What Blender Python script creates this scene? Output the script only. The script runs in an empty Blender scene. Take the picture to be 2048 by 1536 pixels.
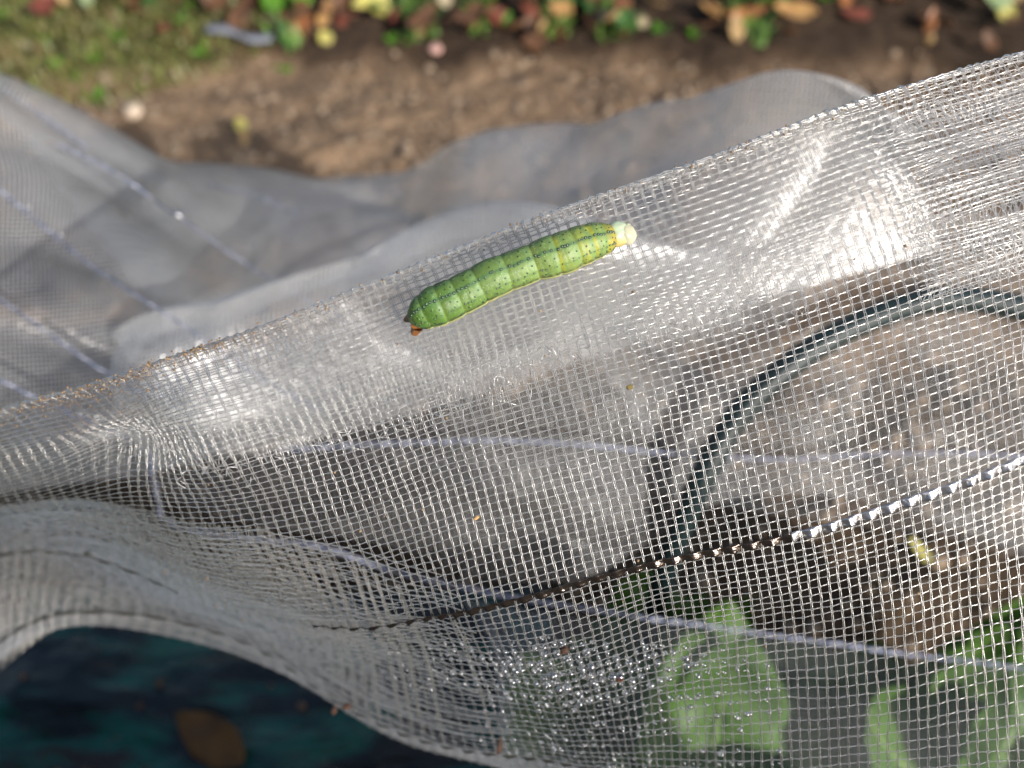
import bpy, bmesh, math, random
import numpy as np
from mathutils import Vector

rng = np.random.default_rng(7)
random.seed(7)
scene = bpy.context.scene
col = scene.collection

# ------------------------------------------------------------------ camera
F = 1716.0                       # focal length in photo pixels (2048 wide)
PITCH = math.radians(50)
CAM_H = 0.42
cam_d = bpy.data.cameras.new("camera")
cam_d.sensor_width = 36.0
cam_d.lens = 36.0 * F / 2048.0
cam_d.clip_start = 0.002
cam_d.clip_end = 2000
cam_d.dof.use_dof = True
cam_d.dof.focus_distance = 0.1245
cam_d.dof.aperture_fstop = 13.5
cam = bpy.data.objects.new("camera", cam_d)
col.objects.link(cam)
cam.location = (0, 0, CAM_H)
cam.rotation_euler = (math.radians(90) - PITCH, 0, 0)
scene.camera = cam

# ------------------------------------------------------------------ sky, sun, exposure
SUN_EL = math.radians(28)
SUN_DIR = Vector((0.62, -0.78, 0)).normalized()
world = bpy.data.worlds.new("World")
scene.world = world
world.use_nodes = True
wn = world.node_tree
bg = wn.nodes["Background"]
sky = wn.nodes.new("ShaderNodeTexSky")
sky.sky_type = 'NISHITA'
sky.sun_disc = False
sky.air_density = 1.0
sky.dust_density = 2.2
sky.ozone_density = 0.8
sky.sun_elevation = SUN_EL
sky.sun_rotation = math.atan2(SUN_DIR.x, SUN_DIR.y)
wn.links.new(sky.outputs[0], bg.inputs[0])
bg.inputs[1].default_value = 0.115
sun_d = bpy.data.lights.new("sun", 'SUN')
sun_d.energy = 4.6
sun_d.angle = math.radians(0.53)
sun_d.color = (1.0, 0.955, 0.90)
sun = bpy.data.objects.new("sun", sun_d)
col.objects.link(sun)
to_sun = Vector((SUN_DIR.x * math.cos(SUN_EL), SUN_DIR.y * math.cos(SUN_EL), math.sin(SUN_EL)))
sun.rotation_euler = to_sun.to_track_quat('Z', 'Y').to_euler()
sun.location = (2, -2, 2)
vs = scene.view_settings
vs.view_transform = 'Standard'
vs.look = 'None'
vs.exposure = 0.32
vs.gamma = 1
vs.use_curve_mapping = False
scene.render.engine = 'CYCLES'
scene.cycles.transparent_max_bounces = 14
scene.cycles.max_bounces = 5

# ------------------------------------------------------------------ geometry helpers
cp, sp = math.cos(PITCH), math.sin(PITCH)

def P(px, py, d):
    """photo pixel + depth along the optical axis -> world metres (arrays welcome)"""
    px, py, d = np.broadcast_arrays(np.asarray(px, float), np.asarray(py, float), np.asarray(d, float))
    x = (px - 1024) / F * d
    y = (768 - py) / F * d
    return np.stack([x, y * sp + d * cp, CAM_H + y * cp - d * sp], -1)

def G(px, py, z=0.0):
    """photo pixel -> point on the ground at height z"""
    px, py = np.broadcast_arrays(np.asarray(px, float), np.asarray(py, float))
    yy = (768 - py) / F
    d = (CAM_H - z) / (sp - yy * cp)
    return P(px, py, d)

def vnoise(p, seed=0):
    """value noise, p (...,3) -> (...) in -1..1"""
    p = np.asarray(p, float)
    i = np.floor(p).astype(np.int64)
    f = p - i
    f = f * f * (3 - 2 * f)
    out = 0
    for dx in (0, 1):
        for dy in (0, 1):
            for dz in (0, 1):
                h = ((i[..., 0] + dx) * 374761393 + (i[..., 1] + dy) * 668265263 + (i[..., 2] + dz) * 2147483647 + seed * 974711) & 0xFFFFFFFF
                h = ((h ^ (h >> 13)) * 1274126177) & 0xFFFFFFFF
                h = (h ^ (h >> 16)) & 0xFFFF
                w = (f[..., 0] if dx else 1 - f[..., 0]) * (f[..., 1] if dy else 1 - f[..., 1]) * (f[..., 2] if dz else 1 - f[..., 2])
                out = out + w * (h / 32767.5 - 1)
    return out

def n2(x, y, s, seed=0):
    x, y = np.broadcast_arrays(np.asarray(x, float), np.asarray(y, float))
    return vnoise(np.stack([x / s, y / s, np.full(x.shape, 0.37)], -1), seed)

def mesh_np(name, verts, quads, mat, parent=None, smooth=True, colr=None, uv=None):
    verts = np.asarray(verts, float).reshape(-1, 3)
    quads = np.asarray(quads, np.int32)
    k = quads.shape[1]
    me = bpy.data.meshes.new(name)
    me.vertices.add(len(verts)); me.vertices.foreach_set("co", verts.ravel())
    me.loops.add(quads.size); me.loops.foreach_set("vertex_index", quads.ravel())
    me.polygons.add(len(quads))
    me.polygons.foreach_set("loop_start", np.arange(0, quads.size, k, dtype=np.int32))
    me.polygons.foreach_set("loop_total", np.full(len(quads), k, np.int32))
    if smooth:
        me.polygons.foreach_set("use_smooth", np.ones(len(quads), bool))
    if colr is not None:
        a = me.attributes.new("tint", 'FLOAT_COLOR', 'POINT')
        c4 = np.ones((len(verts), 4)); c4[:, :3] = colr
        a.data.foreach_set("color", c4.ravel())
    if uv is not None:
        l = me.uv_layers.new(name="UVMap")
        l.data.foreach_set("uv", np.asarray(uv)[quads.ravel()].ravel())
    me.update(); me.validate()
    me.materials.append(mat)
    o = bpy.data.objects.new(name, me)
    col.objects.link(o)
    if parent: o.parent = parent
    return o

def grid_quads(n, m, wrap_m=False):
    a = np.arange(n * m).reshape(n, m)
    if wrap_m:
        b = np.roll(a, -1, 1)
        return np.stack([a[:-1], b[:-1], b[1:], a[1:]], -1).reshape(-1, 4)
    return np.stack([a[:-1, :-1], a[:-1, 1:], a[1:, 1:], a[1:, :-1]], -1).reshape(-1, 4)

def tubes(paths, rad, sides=5, nrm=None):
    """paths (k,n,3) -> verts, quads of k open tubes with one radius (or (k,n) radii)"""
    paths = np.asarray(paths, float)
    k, n, _ = paths.shape
    t = np.gradient(paths, axis=1)
    t /= np.linalg.norm(t, axis=-1, keepdims=True) + 1e-12
    ref = nrm if nrm is not None else np.broadcast_to(np.array([0.0, -0.64, 0.77]), paths.shape)
    b = np.cross(t, ref); b /= np.linalg.norm(b, axis=-1, keepdims=True) + 1e-12
    c = np.cross(b, t)
    ang = np.arange(sides) * 2 * math.pi / sides
    r = np.broadcast_to(np.asarray(rad, float), (k, n))[..., None, None]
    v = paths[:, :, None, :] + r * (np.cos(ang)[None, None, :, None] * b[:, :, None, :] + np.sin(ang)[None, None, :, None] * c[:, :, None, :])
    q = grid_quads(n, sides, True)
    q = (q[None] + (np.arange(k) * n * sides)[:, None, None]).reshape(-1, 4)
    return v.reshape(-1, 3), q

def cat(parts):
    vs_, qs, off = [], [], 0
    for v, q in parts:
        vs_.append(v); qs.append(q + off); off += len(v)
    return np.concatenate(vs_), np.concatenate(qs)

def crom(x, xp, fp):
    """smooth (Catmull-Rom) interpolation along axis 0 of fp at x"""
    xp = np.asarray(xp, float); fp = np.asarray(fp, float)
    m = np.gradient(fp, xp, axis=0)
    x = np.asarray(x, float)
    i = np.clip(np.searchsorted(xp, x, 'right') - 1, 0, len(xp) - 2)
    h = xp[i + 1] - xp[i]
    t = (x - xp[i]) / h
    sh = x.shape + (1,) * (fp.ndim - 1)
    t = t.reshape(sh); h = h.reshape(sh)
    return ((2 * t**3 - 3 * t**2 + 1) * fp[i] + (t**3 - 2 * t**2 + t) * h * m[i]
            + (-2 * t**3 + 3 * t**2) * fp[i + 1] + (t**3 - t**2) * h * m[i + 1])

def empty(name, loc=(0, 0, 0)):
    o = bpy.data.objects.new(name, None)
    o.empty_display_size = 0.01
    col.objects.link(o)
    o.location = loc
    return o

def tag(o, label=None, cat_=None, group=None, kind=None):
    if label: o["label"] = label
    if cat_: o["category"] = cat_
    if group: o["group"] = group
    if kind: o["kind"] = kind
    return o

def adopt(child, parent):
    """keep world placement although the parent Empty stands elsewhere"""
    child.parent = parent
    child.matrix_parent_inverse.identity()
    child.location = tuple(-c for c in parent.location)
    return child

# ------------------------------------------------------------------ material helpers
def new_mat(name):
    m = bpy.data.materials.new(name)
    m.use_nodes = True
    nt = m.node_tree
    nt.nodes.clear()
    out = nt.nodes.new("ShaderNodeOutputMaterial")
    return m, nt, out

def node(nt, kind, **kw):
    n = nt.nodes.new("ShaderNode" + kind)
    for k, v in kw.items():
        if k in n.inputs: n.inputs[k].default_value = v
        else: setattr(n, k, v)
    return n

def principled(name, color=(0.5, 0.5, 0.5), rough=0.5, noise=None, bump=None, tint=False, **kw):
    m, nt, out = new_mat(name)
    p = node(nt, "BsdfPrincipled")
    p.inputs["Base Color"].default_value = (*color, 1)
    p.inputs["Roughness"].default_value = rough
    for k, v in kw.items():
        p.inputs[k.replace("_", " ")].default_value = v
    tc = node(nt, "TexCoord")
    src = None
    if tint:
        a = node(nt, "Attribute", attribute_name="tint")
        src = a.outputs["Color"]
    if noise:
        scale, amt = noise
        nz = node(nt, "TexNoise"); nz.inputs["Scale"].default_value = scale; nz.inputs["Detail"].default_value = 5
        nt.links.new(tc.outputs["Object"], nz.inputs["Vector"])
        mr = node(nt, "MapRange"); mr.inputs["To Min"].default_value = 1 - amt; mr.inputs["To Max"].default_value = 1 + amt
        mr.inputs["From Min"].default_value = 0.25; mr.inputs["From Max"].default_value = 0.75
        nt.links.new(nz.outputs["Fac"], mr.inputs["Value"])
        mx = node(nt, "MixRGB", blend_type='MULTIPLY'); mx.inputs[0].default_value = 1
        mx.inputs[1].default_value = (*color, 1)
        if src: nt.links.new(src, mx.inputs[1])
        nt.links.new(mr.outputs[0], mx.inputs[2])
        src = mx.outputs[0]
    if src: nt.links.new(src, p.inputs["Base Color"])
    if bump:
        scale, dist = bump
        nz = node(nt, "TexNoise"); nz.inputs["Scale"].default_value = scale; nz.inputs["Detail"].default_value = 4
        nt.links.new(tc.outputs["Object"], nz.inputs["Vector"])
        b = node(nt, "Bump"); b.inputs["Distance"].default_value = dist; b.inputs["Strength"].default_value = 1
        nt.links.new(nz.outputs["Fac"], b.inputs["Height"])
        nt.links.new(b.outputs[0], p.inputs["Normal"])
    nt.links.new(p.outputs[0], out.inputs["Surface"])
    return m

def thread_material():
    """clear monofilament: see-through core, milky scatter, sharp gloss; tint = soil stain"""
    m, nt, out = new_mat("clear_monofilament")
    a = node(nt, "Attribute", attribute_name="tint")
    dif = node(nt, "BsdfDiffuse"); nt.links.new(a.outputs["Color"], dif.inputs["Color"])
    tra = node(nt, "BsdfTranslucent"); nt.links.new(a.outputs["Color"], tra.inputs["Color"])
    glo = node(nt, "BsdfGlossy"); glo.inputs["Roughness"].default_value = 0.26
    glo.inputs["Color"].default_value = (1.0, 0.985, 0.965, 1)
    tr = node(nt, "BsdfTransparent"); nt.links.new(a.outputs["Color"], tr.inputs["Color"])
    m1 = node(nt, "MixShader"); m1.inputs[0].default_value = 0.5
    nt.links.new(dif.outputs[0], m1.inputs[1]); nt.links.new(tra.outputs[0], m1.inputs[2])
    rf = node(nt, "BsdfRefraction"); rf.inputs["IOR"].default_value = 1.42; rf.inputs["Roughness"].default_value = 0.08
    nt.links.new(a.outputs["Color"], rf.inputs["Color"])
    m0 = node(nt, "MixShader"); m0.inputs[0].default_value = 0.5
    nt.links.new(tr.outputs[0], m0.inputs[1]); nt.links.new(rf.outputs[0], m0.inputs[2])
    m2 = node(nt, "MixShader"); m2.inputs[0].default_value = 0.60
    nt.links.new(m1.outputs[0], m2.inputs[1]); nt.links.new(m0.outputs[0], m2.inputs[2])
    fr = node(nt, "Fresnel"); fr.inputs["IOR"].default_value = 1.5
    mr = node(nt, "MapRange"); mr.inputs["To Min"].default_value = 0.15; mr.inputs["To Max"].default_value = 0.8
    nt.links.new(fr.outputs[0], mr.inputs["Value"])
    m3 = node(nt, "MixShader")
    nt.links.new(mr.outputs[0], m3.inputs[0]); nt.links.new(m2.outputs[0], m3.inputs[1]); nt.links.new(glo.outputs[0], m3.inputs[2])
    nt.links.new(m3.outputs[0], out.inputs["Surface"])
    return m

def net_sheet_material(name="woven_net_sheet", w1=0.165, w2=0.14, gloss=0.20, tone=0.78):
    """far netting whose threads cannot be told apart: woven coverage over open holes (uv in mesh cells)"""
    m, nt, out = new_mat(name)
    uv = node(nt, "UVMap", uv_map="UVMap")
    sep = node(nt, "SeparateXYZ"); nt.links.new(uv.outputs[0], sep.inputs[0])
    def stripe(sock, w):
        fr = node(nt, "Math", operation='FRACT'); nt.links.new(sock, fr.inputs[0])
        su = node(nt, "Math", operation='SUBTRACT'); nt.links.new(fr.outputs[0], su.inputs[0]); su.inputs[1].default_value = 0.5
        ab = node(nt, "Math", operation='ABSOLUTE'); nt.links.new(su.outputs[0], ab.inputs[0])
        mr = node(nt, "MapRange"); mr.inputs["From Min"].default_value = w - 0.05; mr.inputs["From Max"].default_value = w + 0.05
        mr.inputs["To Min"].default_value = 1; mr.inputs["To Max"].default_value = 0
        nt.links.new(ab.outputs[0], mr.inputs["Value"])
        return mr.outputs[0]
    mx = node(nt, "Math", operation='MAXIMUM')
    nt.links.new(stripe(sep.outputs[0], w1), mx.inputs[0]); nt.links.new(stripe(sep.outputs[1], w2), mx.inputs[1])
    tc = node(nt, "TexCoord")
    nz = node(nt, "TexNoise"); nz.inputs["Scale"].default_value = 28; nz.inputs["Detail"].default_value = 4
    nt.links.new(tc.outputs["Object"], nz.inputs["Vector"])
    mr = node(nt, "MapRange"); mr.inputs["From Min"].default_value = 0.3; mr.inputs["From Max"].default_value = 0.7
    mr.inputs["To Min"].default_value = 0.6; mr.inputs["To Max"].default_value = 1.0
    nt.links.new(nz.outputs["Fac"], mr.inputs["Value"])
    fac = node(nt, "Math", operation='MULTIPLY'); nt.links.new(mx.outputs[0], fac.inputs[0]); nt.links.new(mr.outputs[0], fac.inputs[1])
    dif = node(nt, "BsdfDiffuse"); dif.inputs["Color"].default_value = (tone, tone * 0.993, tone * 0.985, 1)
    tra = node(nt, "BsdfTranslucent"); tra.inputs["Color"].default_value = (tone, tone * 0.993, tone * 0.985, 1)
    glo = node(nt, "BsdfGlossy"); glo.inputs["Roughness"].default_value = 0.28; glo.inputs["Color"].default_value = (0.9, 0.9, 0.9, 1)
    m1 = node(nt, "MixShader"); m1.inputs[0].default_value = 0.5
    nt.links.new(dif.outputs[0], m1.inputs[1]); nt.links.new(tra.outputs[0], m1.inputs[2])
    m2 = node(nt, "MixShader"); m2.inputs[0].default_value = gloss
    nt.links.new(m1.outputs[0], m2.inputs[1]); nt.links.new(glo.outputs[0], m2.inputs[2])
    tr = node(nt, "BsdfTransparent")
    m3 = node(nt, "MixShader")
    nt.links.new(fac.outputs[0], m3.inputs[0]); nt.links.new(tr.outputs[0], m3.inputs[1]); nt.links.new(m2.outputs[0], m3.inputs[2])
    bn = node(nt, "TexNoise"); bn.inputs["Scale"].default_value = 420; nt.links.new(tc.outputs["Object"], bn.inputs["Vector"])
    bp = node(nt, "Bump"); bp.inputs["Distance"].default_value = 0.0012; bp.inputs["Strength"].default_value = 0.6
    nt.links.new(bn.outputs["Fac"], bp.inputs["Height"])
    nt.links.new(bp.outputs[0], glo.inputs["Normal"])
    nt.links.new(m3.outputs[0], out.inputs["Surface"])
    return m

def leaf_material(name, color, dark=None, trans=0.35, rough=0.45, scale=60):
    m, nt, out = new_mat(name)
    dark = dark or tuple(c * 0.5 for c in color)
    tc = node(nt, "TexCoord")
    nz = node(nt, "TexNoise"); nz.inputs["Scale"].default_value = scale; nz.inputs["Detail"].default_value = 6
    nt.links.new(tc.outputs["Object"], nz.inputs["Vector"])
    cr = node(nt, "ValToRGB")
    cr.color_ramp.elements[0].position = 0.3; cr.color_ramp.elements[0].color = (*dark, 1)
    cr.color_ramp.elements[1].position = 0.6; cr.color_ramp.elements[1].color = (*color, 1)
    nt.links.new(nz.outputs["Fac"], cr.inputs[0])
    p = node(nt, "BsdfPrincipled"); p.inputs["Roughness"].default_value = rough
    nt.links.new(cr.outputs[0], p.inputs["Base Color"])
    t = node(nt, "BsdfTranslucent"); nt.links.new(cr.outputs[0], t.inputs["Color"])
    mx = node(nt, "MixShader"); mx.inputs[0].default_value = trans
    nt.links.new(p.outputs[0], mx.inputs[1]); nt.links.new(t.outputs[0], mx.inputs[2])
    nt.links.new(mx.outputs[0], out.inputs["Surface"])
    return m

M_THREAD = thread_material()
M_SHEET = net_sheet_material()
M_SHEET_THIN = net_sheet_material("open_net_sheet", 0.065, 0.055, 0.05, 0.50)  # same netting, sparser and toned darker to paint in the tunnel's shade
M_TAPE = principled("metallised_tape", (0.075, 0.06, 0.05), 0.2, Metallic=0.8, bump=(900, 0.0002))  # dark copy of the tape, dim reflections put into its colour
M_TAPE_BRIGHT = principled("metallised_tape_glint", (0.66, 0.65, 0.67), 0.33, Metallic=1.0, bump=(900, 0.0002))  # pale copy of the same tape, sun highlight put into its colour
M_TAPE_BLUE = principled("sky_tinted_tape", (0.27, 0.29, 0.38), 0.35, Metallic=0.3, bump=(700, 0.0002))  # same kind of tape, the sky's blue reflection painted into its colour
M_TAPE_DARK = principled("dirty_black_tape", (0.03, 0.03, 0.025), 0.4, noise=(300, 0.5))
M_HOOP = principled("dark_green_pipe", (0.004, 0.014, 0.015), 0.5, noise=(60, 0.35), bump=(300, 0.0003))
M_CRUMB = principled("soil_crumb", (0.2, 0.13, 0.08), 0.95, tint=True, noise=(300, 0.3))
M_STONE = principled("pale_stone", (0.5, 0.4, 0.3), 0.8, noise=(90, 0.25), bump=(150, 0.002))
M_BLADE = principled("grass_blade", (0.1, 0.18, 0.03), 0.5, tint=True)
M_BARK = principled("bark_chip", (0.045, 0.018, 0.008), 0.7, noise=(500, 0.6), bump=(900, 0.0003))
M_BODY = principled("caterpillar_skin", (0.2, 0.4, 0.08), 0.5, tint=True, noise=(700, 0.12), bump=(1500, 0.00012),
                    Subsurface_Weight=0.25, Subsurface_Scale=0.001)
M_HEAD = principled("caterpillar_head", (0.6, 0.66, 0.42), 0.28, tint=True, noise=(500, 0.12),
                    Subsurface_Weight=0.4, Subsurface_Scale=0.0012)
M_SPOT_D = principled("dark_spot", (0.01, 0.028, 0.012), 0.35)
M_SPOT_W = principled("white_spot", (0.45, 0.55, 0.38), 0.5)
M_CREAM = principled("cream_line", (0.80, 0.74, 0.40), 0.4)
M_CLASP = principled("brown_clasper", (0.14, 0.05, 0.02), 0.4, noise=(900, 0.4))
M_PROLEG = principled("orange_proleg", (0.22, 0.085, 0.02), 0.4, noise=(900, 0.4))

# water
m, nt, out = new_mat("water_drop")
gl = node(nt, "BsdfGlass"); gl.inputs["IOR"].default_value = 1.33; gl.inputs["Roughness"].default_value = 0.02
tr = node(nt, "BsdfTransparent"); mx = node(nt, "MixShader"); mx.inputs[0].default_value = 0.12
nt.links.new(gl.outputs[0], mx.inputs[1]); nt.links.new(tr.outputs[0], mx.inputs[2])
gs = node(nt, "BsdfGlossy"); gs.inputs["Roughness"].default_value = 0.16
mx.inputs[0].default_value = 0.55
mg = node(nt, "MixShader"); mg.inputs[0].default_value = 0.22
nt.links.new(mx.outputs[0], mg.inputs[1]); nt.links.new(gs.outputs[0], mg.inputs[2])
nt.links.new(mg.outputs[0], out.inputs["Surface"])
M_WATER = m

# soil
m, nt, out = new_mat("garden_soil")
p = node(nt, "BsdfPrincipled"); p.inputs["Roughness"].default_value = 0.95
p.inputs["Specular IOR Level"].default_value = 0.15
a = node(nt, "Attribute", attribute_name="tint")
tc = node(nt, "TexCoord")
nz = node(nt, "TexNoise"); nz.inputs["Scale"].default_value = 75; nz.inputs["Detail"].default_value = 8; nz.inputs["Roughness"].default_value = 0.7
nt.links.new(tc.outputs["Object"], nz.inputs["Vector"])
cr = node(nt, "ValToRGB")
cr.color_ramp.elements[0].position = 0.3; cr.color_ramp.elements[0].color = (0.35, 0.32, 0.3, 1)
cr.color_ramp.elements[1].position = 0.7; cr.color_ramp.elements[1].color = (1.35, 1.3, 1.25, 1)
nt.links.new(nz.outputs["Fac"], cr.inputs[0])
mx = node(nt, "MixRGB", blend_type='MULTIPLY'); mx.inputs[0].default_value = 1
nt.links.new(a.outputs["Color"], mx.inputs[1]); nt.links.new(cr.outputs[0], mx.inputs[2])
nt.links.new(mx.outputs[0], p.inputs["Base Color"])
b = node(nt, "Bump"); b.inputs["Distance"].default_value = 0.004
nt.links.new(nz.outputs["Fac"], b.inputs["Height"]); nt.links.new(b.outputs[0], p.inputs["Normal"])
nt.links.new(p.outputs[0], out.inputs["Surface"])
M_SOIL = m

# tarpaulin
m, nt, out = new_mat("navy_teal_tarpaulin")
p = node(nt, "BsdfPrincipled"); p.inputs["Roughness"].default_value = 0.32
tc = node(nt, "TexCoord")
mp = node(nt, "Mapping"); mp.inputs["Scale"].default_value = (9, 26, 20); mp.inputs["Rotation"].default_value = (0, 0, 0.35)
nt.links.new(tc.outputs["Object"], mp.inputs[0])
nz = node(nt, "TexNoise"); nz.inputs["Scale"].default_value = 1.6; nz.inputs["Detail"].default_value = 4
nt.links.new(mp.outputs[0], nz.inputs["Vector"])
cr = node(nt, "ValToRGB"); e = cr.color_ramp.elements
e[0].position = 0.36; e[0].color = (0.0012, 0.006, 0.011, 1)
e[1].position = 0.60; e[1].color = (0.002, 0.085, 0.068, 1)
k = e.new(0.50); k.color = (0.0015, 0.008, 0.011, 1)
k = e.new(0.68); k.color = (0.02, 0.014, 0.010, 1)
nt.links.new(nz.outputs["Fac"], cr.inputs[0]); nt.links.new(cr.outputs[0], p.inputs["Base Color"])
n3 = node(nt, "TexNoise"); n3.inputs["Scale"].default_value = 2.2; n3.inputs["Detail"].default_value = 7
nt.links.new(mp.outputs[0], n3.inputs["Vector"])
bp = node(nt, "Bump"); bp.inputs["Distance"].default_value = 0.012; nt.links.new(n3.outputs["Fac"], bp.inputs["Height"])
nt.links.new(bp.outputs[0], p.inputs["Normal"]); p.inputs["Roughness"].default_value = 0.26
nt.links.new(p.outputs[0], out.inputs["Surface"])
M_TARP = m

# ------------------------------------------------------------------ ground
def axis_coords(lo, hi, step, far):
    inner = np.arange(lo, hi + step / 2, step)
    g = []
    d = step
    x = 0
    while x < far:
        d *= 1.35
        x += d
        g.append(x)
    g = np.array(g)
    return np.concatenate([(lo - g)[::-1], inner, hi + g])

y_lit = float(G(1000, 136)[1])           # where the bare soil gives way to the leaf litter
def litter_edge(x):
    return y_lit + 0.012 * np.sin(x * 23) + 0.012 * np.sin(x * 51 + 1) - 0.30 * np.clip(-0.26 - x, 0, 0.6) * 1.2

def ground_z(x, y):
    lit = np.clip((y - litter_edge(x)) / 0.03, 0, 1)
    clod = 0.007 * n2(x, y, 0.034, 1) + 0.004 * np.abs(n2(x, y, 0.014, 2)) + 0.003 * n2(x, y, 0.008, 3)
    big = 0.012 * n2(x, y, 0.19, 4)
    near = np.clip(1.6 - np.hypot(x, y - 0.5) * 0.6, 0, 1)
    return (clod * (1 - 0.35 * lit) + big) * near - 0.008 + 0.014 * lit * near

gx = axis_coords(-0.72, 0.80, 0.004, 400)
gy = axis_coords(-0.12, 1.16, 0.004, 400)
X, Y = np.meshgrid(gx, gy, indexing='ij')
Z = ground_z(X, Y)
lit = np.clip((Y - litter_edge(X)) / 0.025, 0, 1)
dry = np.array([0.225, 0.160, 0.105]); wet = np.array([0.105, 0.072, 0.048]); moss = np.array([0.09, 0.11, 0.03])
patch = np.clip(0.5 + 0.6 * n2(X, Y, 0.16, 9), 0, 1)[..., None]
edge_dark = np.clip((Y - y_lit + 0.12) / 0.12, 0, 1)[..., None] * np.clip((X + 0.1) / 0.5, 0, 1)[..., None] * 0.6
base = dry * (0.85 + 0.3 * patch) * (1 - edge_dark) + wet * 1.3 * edge_dark
mz = np.clip((-0.24 - X) / 0.08, 0, 1)[..., None]
litc = wet * (0.40 + 0.4 * patch) * (1 - mz * 0.7) + moss * mz * 0.7
C = base * (1 - lit[..., None]) + litc * lit[..., None]
under = np.clip((0.40 - Y) / 0.05, 0, 1)[..., None]       # covered bed darkened, the tunnel's shade put into its colour
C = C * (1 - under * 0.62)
q = grid_quads(len(gx), len(gy))[:, ::-1]
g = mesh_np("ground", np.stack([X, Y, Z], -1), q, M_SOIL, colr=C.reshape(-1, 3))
tag(g, "bare brown crumbly garden soil running under the netting", "soil", kind="structure")

# soil crumbs
def ico():
    bm = bmesh.new(); bmesh.ops.create_icosphere(bm, subdivisions=1, radius=1)
    v = np.array([x.co[:] for x in bm.verts]); f = np.array([[x.index for x in p_.verts] for p_ in bm.faces])
    bm.free(); return v, f
ICO_V, ICO_F = ico()
def blobs(cent, rad, squash=0.75, lump=0.25):
    k = len(cent)
    s = 1 + lump * rng.standard_normal((k, len(ICO_V), 1)) * 0.6
    v = ICO_V[None] * s * np.asarray(rad).reshape(k, 1, 1)
    v = v * (1 + 0.35 * (rng.random((k, 1, 3)) - 0.5))
    v[..., 2] *= squash
    v = v + cent[:, None, :]
    f = (ICO_F[None] + (np.arange(k) * len(ICO_V))[:, None, None]).reshape(-1, 3)
    return v.reshape(-1, 3), f

n = 6500
cx = rng.uniform(-0.6, 0.7, n); cy = rng.uniform(-0.05, 0.95, n) ** 1
ok = cy < litter_edge(cx) + 0.02
cx, cy = cx[ok], cy[ok]
r = 0.0012 + 0.0036 * rng.random(len(cx)) ** 4 + 0.0006
cz = ground_z(cx, cy) + r * 0.25
v, f = blobs(np.stack([cx, cy, cz], -1), r)
tone = (0.7 + 0.55 * rng.random((len(cx), 1))) * np.array([0.245, 0.182, 0.125])
o = mesh_np("soil_crumbs", v, f, M_CRUMB, smooth=False, colr=np.repeat(tone, len(ICO_V), 0))
tag(o, "loose brown soil crumbs scattered over the bare bed", "soil", kind="stuff")

def stone(px, py, rpx, label, mat=M_STONE, sq=0.7, group=None):
    c = G(px, py); d = float(np.dot(c - np.array([0, 0, CAM_H]), [0, cp, -sp])); r_ = rpx * d / F
    bm = bmesh.new(); bmesh.ops.create_icosphere(bm, subdivisions=3, radius=1)
    for w in bm.verts:
        nn = 1 + 0.22 * float(vnoise(np.array(w.co[:]) * 1.7 + px, 3)) + 0.08 * float(vnoise(np.array(w.co[:]) * 4 + px, 5))
        w.co *= nn * r_; w.co.z *= sq
    me = bpy.data.meshes.new("stone"); bm.to_mesh(me); bm.free()
    for p_ in me.polygons: p_.use_smooth = True
    me.materials.append(mat)
    o_ = bpy.data.objects.new("stone", me); col.objects.link(o_)
    o_.location = (c[0], c[1], float(ground_z(c[0], c[1])) + r_ * 0.35)
    return tag(o_, label, "stone", group)
stone(268, 224, 19, "pale tan stone at the weedy edge of the bare soil")
stone(872, 106, 14, "small pinkish stone at the rim of the soil below the litter", principled("pink_stone", (0.55, 0.33, 0.28), 0.8, noise=(90, 0.2)), 0.5)
M_CLOD = principled("soil_clod", (0.21, 0.152, 0.105), 0.95, noise=(120, 0.35), bump=(260, 0.003))
for (a_, b_, c_) in [(812, 300, 13), (835, 322, 12), (1045, 158, 11), (1175, 190, 10), (640, 338, 10), (1010, 115, 9), (735, 275, 8)]:
    stone(a_, b_, c_, "round dry clod of soil lying on the bare bed", M_CLOD, 0.8, "clods of soil on the bare bed")

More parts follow.
